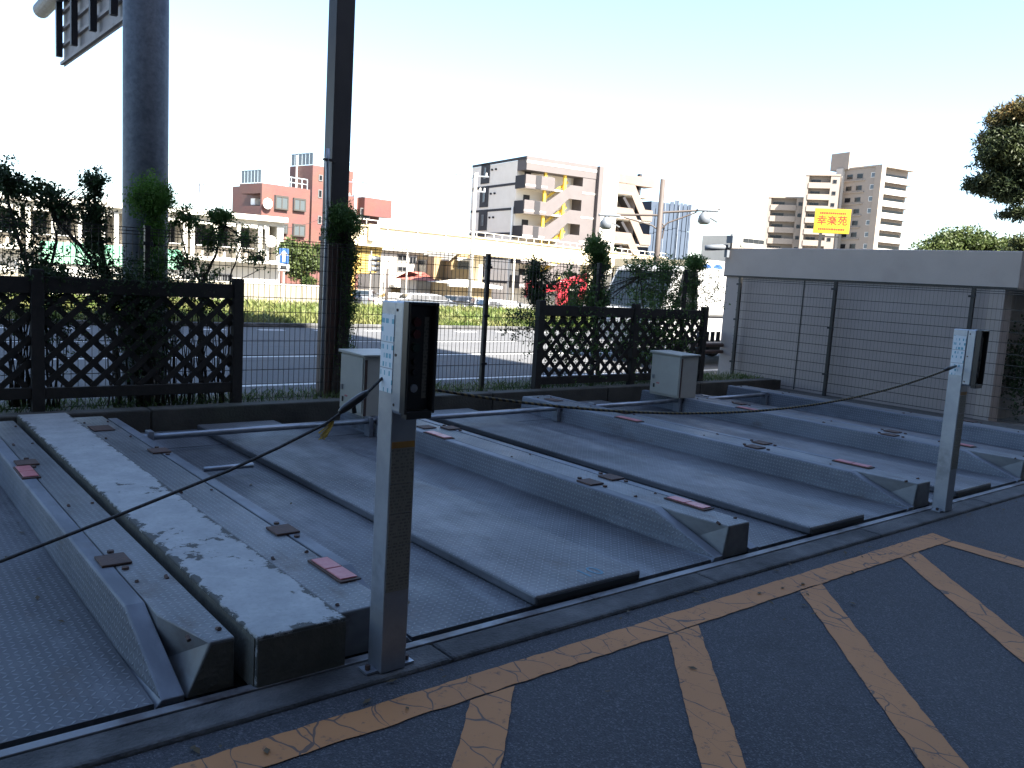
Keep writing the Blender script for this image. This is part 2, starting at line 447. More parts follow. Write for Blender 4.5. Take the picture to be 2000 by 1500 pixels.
X['rust'] = mat('rusted_plate', (.05, .03, .024), (.075, .042, .031), 14, .8, bump=.4, c3=(.05, .036, .034), s3=6)
X['pink'] = mat('faded_red_reflector', (.34, .08, .09), (.42, .15, .15), 20, .4)
X['cabinet'] = mat('cabinet_paint', (.32, .32, .285), (.36, .36, .32), 5, .5, c3=(.3, .25, .17), s3=5, lo3=.66, hi3=.76)
X['lattice'] = mat('lattice_wood', (.012, .0102, .0085), (.021, .018, .0145), 12, .85, bump=.3)
X['fence'] = mat('fence_paint', (.02, .018, .016), rough=.5)
X['brownpole'] = mat('brown_pole_paint', (.03, .0265, .027), (.038, .033, .033), 5, .55)
X['browncap'] = mat('brown_pole_lower', (.115, .064, .05), (.085, .05, .039), 5, .6)  # pole's lower part: warm reflected light put into its brown; rails share it
X['sidewall'] = mat('side_wall_paint', (.39, .33, .285), (.42, .355, .31), 2.5, .9, bump=.25, bscale=90, c3=(.36, .3, .26), s3=1.2)
X['sidelow'] = mat('side_wall_low_shade', (.32, .275, .25), (.35, .3, .272), 2.5, .9, c3=(.285, .247, .225), s3=1.2)  # shade of the recess below the band is put into this darker tone
X['yellow'] = crackpaint('cracked_yellow_paint', (.37, .16, .052), (.03, .03, .032))
X['white_line'] = mat('road_marking_white', (.5, .5, .49), (.38, .38, .37), 6, .8)
X['bark'] = mat('bark', (.035, .028, .022), (.06, .048, .036), 20, .95, bump=.6)
X['leaf_dark'] = leafmat('leaf_dark', (.022, .042, .015), (.045, .085, .025), .25)
X['leaf_mid'] = leafmat('leaf_mid', (.045, .095, .022), (.095, .175, .042), .35)
X['leaf_lime'] = leafmat('leaf_lime', (.06, .14, .022), (.12, .24, .04), .4)
X['leaf_pine'] = leafmat('leaf_pine', (.03, .044, .018), (.058, .07, .026), .25, 1.5)
X['leaf_brown'] = leafmat('leaf_brown', (.13, .085, .028), (.065, .065, .024), .3, 2.0)
X['leaf_far'] = leafmat('leaf_far', (.03, .05, .012), (.065, .085, .024), .3, 1.2)
X['grass'] = leafmat('grass_blades', (.075, .115, .024), (.165, .165, .06), .35, .6)
X['weed'] = leafmat('weed_blades', (.045, .085, .02), (.1, .13, .04), .35, 2.5)
X['rope_y'] = ropemat('yellow_black_rope', (.13, .1, .045), (.03, .028, .025), 30)
X['rope_k'] = mat('dark_rope', (.02, .02, .022), (.05, .05, .05), 90, .9)
X['tassel'] = mat('frayed_rope_end', (.5, .36, .08), (.4, .28, .07), 30, .9)
X['sticker'] = printmat('sticker_blue_print', (.55, .6, .63), (.1, .3, .38), 60, 30, .45, axes='YZ')
X['notice'] = printmat('notice_print', (.17, .165, .14), (.1, .098, .085), 110, 75, .5)
X['notice_head'] = mat('notice_orange', (.32, .17, .03), (.25, .12, .03), 30, .5)
X['red_lamp'] = mat('dull_red_lens', (.06, .006, .006), rough=.3)
X['green_lamp'] = mat('dull_green_lens', (.006, .02, .014), rough=.3)
X['glass'] = glassmat('window_glass', (.012, .017, .022), .1)
X['glass_pale'] = glassmat('window_glass_pale', (.075, .09, .105), .15)
X['glass_dark'] = glassmat('window_dark', (.008, .009, .011), .2)
X['frame_d'] = mat('window_frame_dark', (.035, .03, .025), rough=.5)
X['glass_mid'] = glassmat('window_glass_mid', (.05, .06, .065), .15)
X['frame'] = mat('window_frame', (.1, .1, .1), rough=.5)
X['frame_w'] = mat('window_frame_white', (.65, .65, .63), rough=.5)
X['white_wall'] = mat('white_plaster', (.36, .34, .30), (.4, .38, .34), .6, .9)
X['wall_old'] = mat('old_boundary_wall', (.15, .135, .1), (.18, .165, .125), .8, .9)
X['white_trim'] = mat('white_trim', (.44, .42, .37), rough=.8)
X['cream'] = mat('cream_paint', (.5, .42, .27), (.54, .46, .31), .5, .6)
X['cream_dk'] = mat('ochre_panel', (.36, .24, .06), (.3, .2, .05), 1.5, .7)
X['brick'] = brickmat('red_brick', (.11, .04, .032), (.13, .05, .04), (.1, .05, .04), 'XZ')
X['apt_wall'] = mat('apartment_tile', (.58, .53, .46), (.62, .57, .5), .8, .75)
X['apt_front'] = mat('apartment_grey', (.072, .062, .062), (.082, .071, .071), .8, .8)
X['apt_dark'] = mat('apartment_dark_band', (.009, .008, .0105), rough=.7)
X['apt_white'] = mat('apartment_white_band', (.33, .31, .285), rough=.8)
X['apt_in'] = mat('corridor_wall', (.42, .39, .34), rough=.9)
X['pinkw'] = mat('pale_pink_wall', (.13, .097, .078), (.145, .11, .09), 1, .85)
X['yellow_st'] = mat('yellow_steel', (.62, .40, .03), rough=.5)
X['tan'] = mat('tower_tan_wall', (.2, .17, .145), (.225, .19, .162), .3, .85)
X['tan_l'] = mat('tower_parapet', (.22, .183, .152), (.245, .203, .168), .3, .85)
X['sheet'] = mat('scaffold_sheet', (.04, .053, .076), (.05, .064, .088), .4, .9, spec=.1)
X['house_tan'] = mat('house_tan_siding', (.2, .145, .075), (.23, .165, .085), 1, .85)
X['house_w'] = mat('house_white', (.36, .33, .285), (.4, .365, .32), 1, .85)
X['roof_red'] = mat('red_roof', (.2, .06, .045), (.24, .075, .055), 4, .7)
X['roof_grey'] = mat('grey_roof', (.2, .19, .17), (.24, .225, .2), 3, .8)
X['green_tarp'] = mat('green_tarp', (.06, .17, .1), (.08, .2, .13), 1, .6)
X['car_white'] = mat('car_white', (.34, .34, .34), rough=.25)
X['car_silver'] = mat('car_silver', (.13, .14, .155), rough=.25, metal=.3)
X['car_dark'] = mat('car_dark', (.03, .033, .04), rough=.25)
X['tyre'] = mat('tyre', (.012, .012, .012), rough=.85)
X['rim_alloy'] = mat('wheel_rim', (.4, .4, .41), rough=.35, metal=.6)
X['lamp_lens'] = mat('lamp_lens', (.6, .6, .6), rough=.15)
X['tail'] = mat('tail_lamp', (.3, .02, .02), rough=.2)
X['crane_red'] = mat('crane_red', (.3, .016, .028), (.27, .014, .025), 2, .45)
X['pole_conc'] = mat('utility_pole_concrete', (.24, .225, .2), (.28, .26, .235), 3, .85)
X['pole_brown'] = mat('lamp_pole_brown', (.034, .025, .022), (.044, .033, .028), 3, .7)
X['lamp_grey'] = mat('lamp_grey', (.1, .112, .13), rough=.5)
X['blue_sign'] = mat('blue_sign', (.015, .06, .2), rough=.5)
X['sign_white'] = mat('sign_white', (.3, .3, .295), rough=.5)
X['bill_yellow'] = mat('billboard_yellow', (.42, .26, .008), (.38, .235, .008), .8, .5)
X['bill_red'] = mat('billboard_red', (.26, .018, .008), rough=.5)
X['sign_back'] = mat('sign_back_sheet', (.26, .235, .225), (.33, .3, .29), 5, .7, c3=(.17, .14, .13), s3=3)
X['sign_rib'] = mat('sign_rib', (.03, .03, .035), (.045, .04, .045), 5, .6)
X['cyan'] = mat('chalk_blue', (.09, .19, .25), rough=.8)
X['dish'] = mat('dish_white', (.75, .74, .7), rough=.4)
X['rail_blue'] = mat('roof_rail', (.4, .5, .55), rough=.5)
X['apt_behind'] = mat('rear_building_wall', (.075, .068, .062), (.09, .082, .075), .3, .9)

# ------------------------------------------------------------------ ground, lot, road
xs = [-2500, -300, -60, -6.0, 10.95, 60, 300, 2500]
ys = [-2500, -300, -40, 2.955, 8.06, 20.4, 24, 29, 32, 36, 60, 300, 3000]


def gz(y):
    if y <= 20.4: return -.05
    if y <= 24: return -.05
    if y <= 29: return -.05 - .2 * (y - 24) / 5
    if y <= 36: return -.25 - 1.2 * (y - 29) / 7
    return -1.45


mb = MB(); nx = len(xs)
vv = [(x, y, gz(y)) for y in ys for x in xs]
ff = []
for j in range(len(ys) - 1):
    for i in range(nx - 1):
        if xs[i] == -6.0 and ys[j] == 2.955: continue        # the pit is open
        ff.append((j * nx + i, j * nx + i + 1, (j + 1) * nx + i + 1, (j + 1) * nx + i))
mb.add(vv, ff); struct(mb.build('ground', X['ground'], local=True))
m = MB()
m.box(-6.2, 10.98, 2.75, 2.95, -1.6, -.06); m.box(-6.2, 10.98, 8.07, 8.3, -1.6, -.06)
m.box(-6.3, -6.01, 2.95, 8.07, -1.6, -.06); m.box(10.96, 11.2, 2.95, 8.07, -1.6, -.06); m.box(-6.2, 10.98, 2.7, 8.3, -1.8, -1.6)
struct(m.build('pit', X['pit'], local=True))


def sheet(name, mt, x0, x1, y0, y1, z, parent=None):
    o = MB().add([(x0, y0, z), (x1, y0, z), (x1, y1, z), (x0, y1, z)], [(0, 1, 2, 3)]).build(name, mt, parent, local=True)
    return o


lot = struct(MB().box(-40, 40, -7.2, 2.725, -.3, -.02).build('parking_lot_asphalt', X['asphalt_lot'], local=True))
road = struct(MB().box(-400, 400, 9.98, 20.35, -.3, 0.0).build('road', X['asphalt_road'], local=True))
# road markings, each its own part of the road
sheet('edge_line', X['white_line'], -200, 200, 10.5, 10.66, .004, road)
sheet('lane_line', X['white_line'], -200, 200, 13.78, 13.93, .004, road)
k = 0
for i in range(-6, 10):
    x = 8.6 + i * 10.0
    sheet('lane_dash', X['white_line'], x, x + 5.0, 16.5, 16.66, .004, road)
for i in range(-14, 24):
    x = 8.0 + i * 1.45
    sheet('edge_dash', X['white_line'], x, x + .65, 19.35, 19.6, .004, road)
struct(MB().box(-400, 400, 8.95, 9.72, -.3, .03).build('sidewalk', X['sidewalk'], local=True))
struct(MB().box(-400, 400, 9.72, 9.98, -.3, .012).build('gutter', X['kerb'], local=True))
struct(MB().box(-400, 400, 20.35, 20.55, -.3, .1).build('far_kerb', X['kerb'], local=True, bevel=.02))
struct(MB().box(-6, 12.45, 8.22, 8.95, -.3, .165).build('planting_strip', X['soil'], local=True))
struct(MB().box(10.97, 12.7, 2.73, 8.22, -.3, .012).build('gravel_strip', X['gravel'], local=True))
# rear kerb wall in cast lengths
rk = struct(MB().box(-6, 12.45, 8.075, 8.215, -.5, .17).build('rear_kerb', X['oldconc'], local=True))
for x in np.arange(-1.7, 12, 2.0):
    bxo('kerb_block', X['oldconc'], rk, x + .008, min(x + 1.992, 12.4), 8.055, 8.235, -.4, .19, True, .012)
# front kerb with steel angle along the pit
fk = struct(MB().box(-40, 40, 2.735, 2.90, -.4, -.012).build('front_kerb', X['kerb'], local=True))
for x in np.arange(-3.4, 14, 1.8):
    bxo('kerb_block', X['kerb'], fk, x + .003, x + 1.797, 2.728, 2.897, -.35, 0.0, True, .014)
for x in np.arange(-3.0, 14, 3.0):
    bxo('steel_angle', X['angle'], fk, x + .002, x + 2.998, 2.899, 2.945, -.3, .003, True, .003)
# yellow hatching painted on the lot: one part for each stroke
ly = -.015


def stroke(name, pts):
    """one painted stroke with slightly ragged edges, laid as a strip of quads between its two long sides"""
    (a0, b0, b1, a1) = [Vector(p) for p in pts]
    n = max(6, int((b0 - a0).length / .05)); vs = []
    j1 = j2 = 0.0
    for i in range(n + 1):
        t = i / n
        j1 = j1 * .3 + random.uniform(-.005, .005); j2 = j2 * .3 + random.uniform(-.005, .005)
        p, q = a0.lerp(b0, t), a1.lerp(b1, t); w = (q - p).normalized()
        if 0 < i < n: p, q = p + w * j1, q + w * j2
        vs += [(p.x, p.y, ly), (q.x, q.y, ly)]
    MB().add(vs, [(2 * i, 2 * i + 2, 2 * i + 3, 2 * i + 1) for i in range(n)]).build(name, X['yellow'], lot, local=True)


stroke('yellow_border_line', [(-3, 2.43), (6.0, 2.43), (6.06, 2.585), (-3, 2.585)])
for x in (-1.6, -.45, .72, 1.87, 3.02, 4.12, 5.27):
    stroke('yellow_hatch_line', [(x, 2.421), (x - 2.3, 2.421 - 2.42), (x - 2.3 + .22, 2.421 - 2.42), (x + .22, 2.421)])
stroke('yellow_border_line', [(6.0, 2.42), (5.9, .2), (5.74, .2), (5.84, 2.42)])


# ------------------------------------------------------------------ parking pallets
Z0 = .18


def rim(X0, sgn, parent, y1=7.76):
    """folded side rim; foot at X0, leaning away from the floor (sgn=+1: floor lies to the left)"""
    pr = [(0, -.02), (.028, Z0 - .008), (.036, Z0), (.108, Z0), (.108, -.02)]
    secs = []
    for y, k in ((y1, 1.0), (3.5, 1.0), (2.985, .02)):
        secs.append([(X0 + sgn * a, y, (c if c < 0 else c * k + .004)) for a, c in pr])
    return MB().loft(secs).build('side_rim', X['rim'], parent, bevel=.004)


def pallet(label, x0, x1, pan=None, left=True, right=True, number=None, stub=False):
    t = thing('parking_pallet', label, 'parking pallet', ((x0 + x1) / 2, 5.4, 0), 0, 'steel pallets of the pit parking')
    bxo('floor_plate', X['plate'], t, x0, x1, 2.99, 7.95, -.035, 0.0)
    bxo('floor_seam', X['black'], t, x0 + .01, x1 - .01, 7.19, 7.2, .0005, .0025)
    if pan:
        p = bxo('center_panel', X['plate_mid'], t, pan[0], pan[1], 2.968, 7.88, .003, .058, bevel=.012)
        bxo('panel_lip', X['black'], p, pan[0] + .015, pan[1] - .02, 2.961, 2.967, .006, .04)
        if number:
            cu = bpy.data.curves.new('number', 'FONT'); cu.body = number; cu.size = .16
            to = bpy.data.objects.new('tmp', cu); COL.objects.link(to)
            dg = bpy.context.evaluated_depsgraph_get(); me = bpy.data.meshes.new_from_object(to.evaluated_get(dg))
            COL.objects.unlink(to); bpy.data.objects.remove(to)
            me.materials.clear(); me.materials.append(X['cyan'])
            no = bpy.data.objects.new('chalk_number', me); COL.objects.link(no); no.parent = p
            no.location = Vector((pan[1] - .36, 3.03, .0595)) - t.location
    if right: rim(x1, 1, t)
    if left: rim(x0, -1, t)
    # rear wheel stop tube
    w = MB().tube([(x0 - .03, 7.08, .135), (x1 + .03, 7.06, .15)], .027, 10).build('wheel_stop_bar', X['galv'], t, smooth=True)
    for x in (x0 + .02, x1 - .06):
        MB().box(x, x + .045, 7.02, 7.12, .002, .19).build('stop_bracket', X['galv'], t, bevel=.004)
    if stub:
        MB().tube([(x0 + .14, 6.07, .075), (x0 + .5, 6.04, .08)], .02, 10).build('stub_bar', X['galv'], t, smooth=True)
    return t


pallet('steel parking pallet cut by the left picture edge, left of the concrete beam', -1.45, .87, None, True, True)
pallet('steel parking pallet right of the concrete beam with blue number on its raised panel', 1.965, 4.07, (2.66, 3.42), True, True, '10', True)
pallet('second steel parking pallet from the concrete beam, between two long covers', 4.555, 6.5, (5.1, 5.81), True, True)
pallet('third steel parking pallet from the concrete beam, crossing behind the far control post', 6.985, 8.63, (7.3, 8.0), True, True)
pallet('farthest steel parking pallet, beside the fenced grey side wall', 9.115, 10.55, (9.45, 10.1), True, True)


def cover(label, x0, x1, lplates=(), rplates=(), lpink=(), rpink=(), big=None, y1=7.78, chamfer=0.0):
    t = thing('joint_cover', label, 'joint cover', ((x0 + x1) / 2, 5.4, 0), 0, 'tread plate covers between pallets')
    secs = []
    for y, a, b in ((y1, 0, 0), (3.35, 0, 0), (3.0, chamfer, 0), (2.99, chamfer, 0)):
        secs.append([(x0, y, -.02), (x0 + a, y, Z0 + .002), (x1 - b, y, Z0 + .002), (x1, y, -.02)])
    MB().loft(secs[:3]).build('cover_plate', X['plate_top'], t, bevel=.007)
    MB().add([(x0 + .004, 2.996, -.015), (x1 - .004, 2.996, -.015), (x1 - .006, 2.998, Z0 - .012), (x0 + chamfer + .006, 2.998, Z0 - .012)], [(0, 1, 2, 3)]).build('end_plate', X['beam_side'] if x0 < 1.2 else X['end_steel'], t)
    for side, ps in ((x0, lplates), (x1, rplates)):
        for y in ps:
            MB().box(side - .055, side + .075, y - .075, y + .075, Z0 + .004, Z0 + .016).build('rusty_plate', X['rust'], t, bevel=.003)
            for yy in (y - .13, y + .13):
                MB().tube([(side + .03, yy, Z0), (side + .03, yy, Z0 + .014)], .016, 8).build('bolt', X['rust'], t)
    for side, ps in ((x0, lpink), (x1, rpink)):
        for y in ps:
            MB().box(side - .085, side + .02, y - .17, y + .17, Z0 + .004, Z0 + .012).build('reflector_base', X['rust'], t)
            for j in (-1, 0):
                MB().box(side - .075, side + .01, y - .155 + (j + 1) * .155 + .004, y + (j + 1) * .155 - .004, Z0 + .0125, Z0 + .019).build('reflector', X['pink'], t, bevel=.003)
    if big:
        MB().box(*big, Z0 + .004, Z0 + .012).build('rusty_plate', X['rust'], t, bevel=.003)
    for y in (3.08, 3.75, 5.1, 6.9, 7.6):
        for x in (x0 + .03, x1 - .03):
            MB().tube([(x, y + random.uniform(-.03, .03), Z0), (x, y, Z0 + .008)], .009, 6).build('bolt', X['rust'], t)
    return t


cover('narrow tread plate cover with rusty plates just left of the concrete beam', .985, 1.168, (4.06, 6.25), (), (5.98,), (), None, 7.9, .09)
cover('tread plate cover just right of the concrete beam, with brown reflector by the post', 1.607, 1.848, (), (4.13, 6.3), (), (3.46,), (1.62, 1.78, 7.2, 7.42), 7.9)
cover('long tread plate cover carrying the near grey cabinet', 4.185, 4.44, (4.18,), (4.22, 6.3), (6.05,), (3.46,), (4.2, 4.34, 6.36, 6.5), 7.78, .045)
cover('long tread plate cover ending at the far control post', 6.615, 6.87, (4.5,), (4.6, 6.4), (6.05,), (3.65,), (6.64, 6.78, 7.3, 7.5), 7.78, .045)
cover('long tread plate cover carrying the far grey cabinet', 8.745, 9.0, (4.3,), (4.4, 6.4), (6.05,), (3.7,), None, 7.7, .045)
cover('last tread plate cover along the gravel strip', 10.665, 10.92, (), (4.4,), (), (), None, 7.7)
bm = thing('concrete_beam', 'pale worn concrete beam with dark stains between the tread plate covers', 'beam', (1.4, 5.4, 0))
bxo('beam_top', X['beam'], bm, 1.216, 1.59, 2.905, 8.05, -.01, .203, bevel=.006)
bxo('beam_face', X['beam_side'], bm, 1.219, 1.587, 2.901, 2.9035, -.008, .19)
bxo('beam_side', X['beam_side'], bm, 1.211, 1.2145, 2.92, 8.04, -.01, .193)


# ------------------------------------------------------------------ control posts
def control_post(label, x, y, h):
    t = thing('control_post', label, 'control post', (x, y, 0), 0, 'parking control posts on the kerb')
    w = .058
    MB().box(x - w, x + w, y - w + .01, y + w, .003, h).build('post', X['galv'], t, bevel=.005)
    for sx in (-1, 1):
        MB().box(x + sx * .083 - .027, x + sx * .083 + .027, y - .03, y + .04, .003, .012).build('base_plate', X['galv'], t)
        MB().tube([(x + sx * .09, y, .01), (x + sx * .09, y, .03)], .011, 6).build('anchor_bolt', X['rust'], t)
    for i, (z0, z1) in enumerate(((h - .155, h - .05), (h - .255, h - .159), (h - .35, h - .259))):
        MB().box(x - w - .003, x - w - .0005, y - .042, y + .05, z0, z1).build('sticker', X['sticker'], t)
    # notices on the front
    yf = y - w + .01
    MB().box(x - .052, x + .05, yf - .003, yf - .0005, .92, .945).build('notice_heading', X['notice_head'], t)
    for z0, z1 in ((.78, .917), (.66, .777), (.53, .657), (.34, .527)):
        MB().box(x - .052, x + .05, yf - .003, yf - .0005, z0, z1).build('notice', X['notice'], t)
    # box with black hood
    y0 = yf - .062
    b = MB().poly([(x - .064, h - .41), (x - .055, h - .425), (x + .052, h - .425), (x + .06, h - .41), (x + .06, h + .004), (x - .064, h + .004)], y0, yf - .004).build('switch_box', X['galv'], t, bevel=.006)
    hood = MB()
    yb, yh = y0 - .004, y0 - .042
    zo0, zo1 = h - .435, h + .006
    hood.box(x - .068, x - .058, yh, yb, zo0 + .02, zo1); hood.box(x + .056, x + .068, yh, yb, zo0 + .02, zo1)
    hood.box(x - .057, x + .055, yh, yb, zo1 - .012, zo1); hood.box(x - .057, x + .055, yh, yb, zo0, zo0 + .03)
    hood.box(x - .057, x + .055, yb - .008, yb - .002, zo0 + .031, zo1 - .013)
    hood.build('hood', X['blackplastic'], b, bevel=.004)
    for i, (zz, mt) in enumerate(((h - .07, 'red_lamp'), (h - .115, 'red_lamp'), (h - .165, 'green_lamp'))):
        MB().tube([(x - .015, yb - .009, zz), (x - .015, yb - .02, zz)], .017, 14).build('lamp', X[mt], b)
    for zz in (h - .22, h - .26):
        MB().tube([(x - .015, yb - .009, zz), (x - .015, yb - .022, zz)], .012, 12).build('button', X['black'], b)
    MB().tube([(x - .015, yb - .009, h - .32), (x - .015, yb - .016, h - .32)], .016, 12).build('key_switch', X['galv'], b)
    MB().box(x + .022, x + .042, yb - .0105, yb - .009, h - .36, h - .05).build('label_strip', X['notice'], b)
    for zz in (h - .03, h - .2, h - .39):
        MB().tube([(x - .066, yf - .02, zz), (x - .062, yf - .02, zz)], .006, 6).build('screw', X['rust'], b)
    return t


control_post('near control post with black hooded switch box and notices, on the concrete kerb', 1.725, 2.80, 1.485)
control_post('far control post with black hooded switch box, near the right picture edge', 6.745, 2.83, 1.42)


def sag(p0, p1, s, n=24):
    p0, p1 = Vector(p0), Vector(p1); out = []
    for i in range(n + 1):
        t = i / n; q = p0.lerp(p1, t); q.z -= s * 4 * t * (1 - t); out.append(q)
    return out


rp = thing('barrier_rope', 'dark barrier rope with black grip tied to the near control post', 'rope', (1.65, 2.85, 1.2))
MB().tube([(1.665, 2.83, 1.185), (1.60, 2.82, 1.135), (1.48, 2.82, 1.055), (1.424, 2.82, 1.02), (1.24, 2.82, .944), (1.062, 2.82, .878), (.7, 2.82, .765), (.374, 2.82, .668), (-.1, 2.82, .55), (-1.2, 2.83, .36)], .0055, 6).build('rope', X['rope_k'], rp, smooth=True)
g0, g1 = Vector((1.60, 2.822, 1.135)), Vector((1.48, 2.822, 1.06))
MB().tube([g0 + (g1 - g0) * t for t in (0, .12, .3, .7, .9, 1)], [.008, .013, .016, .016, .013, .008], 10).build('grip', X['blackplastic'], rp, smooth=True)
MB().tube([(1.54, 2.822, 1.085), (1.545, 2.822, 1.055)], .009, 8).build('grip_tab', X['black'], rp)
tm = MB()
for i in range(18):
    a = Vector((1.455 + random.uniform(-.01, .01), 2.82, 1.03)); e = a + Vector((random.uniform(-.055, -.02), random.uniform(-.01, .01), random.uniform(-.07, -.035)))
    tm.tube([a, a.lerp(e, .5) + Vector((.006, 0, 0)), e], .0022, 4)
tm.build('frayed_tassel', X['tassel'], rp)
rp2 = thing('barrier_rope', 'yellow and black barrier rope hanging between the two control posts', 'rope', (4.2, 2.85, .9))
MB().tube(sag((1.80, 2.83, 1.15), (6.67, 2.83, 1.14), .22, 40), .007, 6).build('rope', X['rope_y'], rp2, smooth=True)
MB().tube([(6.47, 2.83, 1.11), (6.53, 2.83, 1.12), (6.66, 2.83, 1.138)], [.008, .015, .009], 8).build('grip', X['blackplastic'], rp2, smooth=True)


# ------------------------------------------------------------------ cabinets
def cabinet(label, x, y, h, w=.4, d=.47):
    t = thing('switch_cabinet', label, 'cabinet', (x + w / 2, y + d / 2, Z0 + .003), 0, 'grey switch cabinets')
    MB().box(x, x + w, y, y + d, Z0 + .003, h).build('cabinet_body', X['cabinet'], t, bevel=.004)
    MB().box(x - .014, x - .002, y + .012, y + d - .012, Z0 + .03, h - .014).build('door', X['cabinet'], t, bevel=.004)
    MB().loft([[(x - .03, y - .02, h + .002), (x + w + .02, y - .02, h + .002), (x + w + .02, y + d + .02, h + .002), (x - .03, y + d + .02, h + .002)],
               [(x - .03, y - .02, h + .02), (x + w + .02, y - .02, h + .02), (x + w + .02, y + d + .02, h + .03), (x - .03, y + d + .02, h + .03)]]).build('roof', X['cabinet'], t, bevel=.004)
    MB().box(x - .03, x - .015, y + d - .075, y + d - .05, .40, .45).build('handle', X['galv'], t)
    MB().box(x - .022, x - .0145, y + d - .09, y + d - .07, .28, .33).build('lock', X['black'], t)
    MB().box(x - .018, x - .0145, y + d - .17, y + d - .12, .335, .352).build('warning_label', X['pink'], t)
    MB().box(x + .0, x + .03, y - .004, y - .001, Z0 + .01, h - .03).build('rust_streak', X['rust'], t)
    return t


cabinet('grey steel cabinet beside the ivy clad brown pole, behind the near control post', 3.99, 7.12, .765)
cabinet('grey steel cabinet in front of the right lattice fence', 8.52, 7.0, .73, .34, .5)


# ------------------------------------------------------------------ lattice fences
def lattice(label, x0, x1, z0, z1, posts, yy=8.27):
    t = thing('lattice_fence', label, 'lattice fence', ((x0 + x1) / 2, yy, .165), 0, 'dark wooden lattice fences')
    for p in posts:
        bxo('post', X['lattice'], t, p, p + .1, yy - .045, yy + .045, .166, z1 + .06, bevel=.006)
    bxo('top_rail', X['lattice'], t, x0, x1, yy - .028, yy + .028, z1 - .14, z1, bevel=.005)
    bxo('bottom_rail', X['lattice'], t, x0, x1, yy - .028, yy + .028, z0, z0 + .1, bevel=.005)
    a, b = z0 + .1, z1 - .14; H = b - a; sp = .203 if x0 < 4 else .188
    for dr, yo in ((1, -.008), (-1, .008)):
        c = x0 - H
        while c < x1:
            if dr == 1: q0, q1 = (c, a), (c + H, b)
            else: q0, q1 = (c + H, a), (c, b)
            (ax, az), (bx, bz) = (q0, q1) if q0[0] < q1[0] else (q1, q0)
            lo, hi = max(ax, x0 + .001), min(bx, x1 - .001)
            if hi - lo > .05:
                f = lambda x: az + (bz - az) * (x - ax) / (bx - ax)
                MB().bar((lo, yy + yo, f(lo)), (hi, yy + yo, f(hi)), .012, .052, up=(0, 0, 1)).build('slat', X['lattice'], t)
            c += sp
    return t


lattice('dark wooden lattice fence cut by the left picture edge', -.5, 1.358, .30, 1.36, (-.6,))
lattice('dark wooden lattice fence in front of the thick sign pole', 1.462, 3.125, .295, 1.37, (1.36, 3.127))
lattice('dark wooden lattice fence left of the far cabinet, bushes behind it', 7.225, 8.9, .235, 1.28, (7.12,))
lattice('dark wooden lattice fence directly behind the far cabinet', 9.015, 10.46, .235, 1.28, (8.91, 10.465))


# ------------------------------------------------------------------ wire mesh fences
def mesh_fence(label, x0, x1, posts, y=8.37, z0=.2, z1=1.85):
    t = thing('mesh_fence', label, 'wire fence', ((x0 + x1) / 2, y, .165))
    for p in posts:
        bxo('post', X['fence'], t, p - .024, p + .024, y + .004, y + .05, .166, z1 + .01)
        for z in (.5, 1.1, 1.7):
            bxo('clamp', X['black'], t, p - .045, p + .045, y - .012, y + .003, z, z + .03)
        bxo('cap', X['black'], t, p - .028, p + .028, y, y + .054, z1 + .0105, z1 + .03)
    m = MB()
    for x in np.arange(x0, x1, .058):
        m.box(x - .0022, x + .0022, y - .0022, y + .0022, z0, z1)
    for z in list(np.arange(z0, z1 - .1, .15)) + [z1 - .06, z1 - .03, z1]:
        m.box(x0, x1, y - .0066, y - .0023, z - .0036, z + .0036)
    m.build('wire_mesh', X['fence'], t, kind='stuff')
    return t


mesh_fence('dark wire mesh fence running along the rear kerb towards the road', -.8, 10.7, (.4, 2.35, 6.37, 8.3, 10.15))
t = thing('mesh_fence', 'dark wire mesh fence in front of the grey side wall', 'wire fence', (12.5, 7.0, 0))
for y in (9.12, 7.3, 5.2, 3.2):
    bxo('post', X['fence'], t, 12.49, 12.535, y - .024, y + .024, .012, 1.86)
    for z in (.35, 1.1, 1.72):
        bxo('clamp', X['black'], t, 12.47, 12.488, y - .05, y + .05, z, z + .03)
m = MB()
for y in np.arange(2.6, 9.15, .058): m.box(12.48, 12.482, y - .0009, y + .0009, .06, 1.85)
for z in list(np.arange(.08, 1.7, .15)) + [1.79, 1.82, 1.85]: m.box(12.474, 12.479, 2.6, 9.15, z - .0045, z + .0045)
m.build('wire_mesh', X['fence'], t, kind='stuff')

# ------------------------------------------------------------------ poles
p = thing('sign_pole', 'thick galvanised sign pole rising behind the left lattice fence', 'pole', (2.53, 9.05, .03))
MB().tube([(2.52, 9.05, .03), (2.515, 9.05, 2.2), (2.505, 9.05, 6.2)], [.215, .213, .205], 28).build('pole', X['bigpole'], p, smooth=True)
MB().box(2.25, 2.8, 8.78, 9.32, .031, .06).build('base_flange', X['bigpole'], p)
MB().tube([(2.30, 9.0, 4.75), (2.30, 10.5, 4.72), (2.30, 13.0, 4.70)], [.12, .11, .10], 16).build('arm', X['bigpole'], p, smooth=True)
sg = thing('road_sign', 'back of a ribbed road sign hung beside the thick pole', 'road sign', (2.36, 10.5, 3.85))
bxo('sign_sheet', X['sign_back'], sg, 2.395, 2.405, 9.3, 12.15, 3.88, 5.6)
for z in (3.9, 4.1, 4.3, 4.5, 4.7, 4.9, 5.1, 5.3, 5.5):
    bxo('stiffener', X['sign_back'], sg, 2.36, 2.3945, 9.28, 12.19, z, z + .035)
for y in (9.5, 10.35, 11.25, 12.05):
    bxo('hanger_bar', X['sign_rib'], sg, 2.29, 2.358, y - .035, y + .035, 3.97, 5.6)
bp_ = thing('square_pole', 'brown square steel pole clad in ivy, left of the near cabinet', 'pole', (4.3, 8.5, .165))
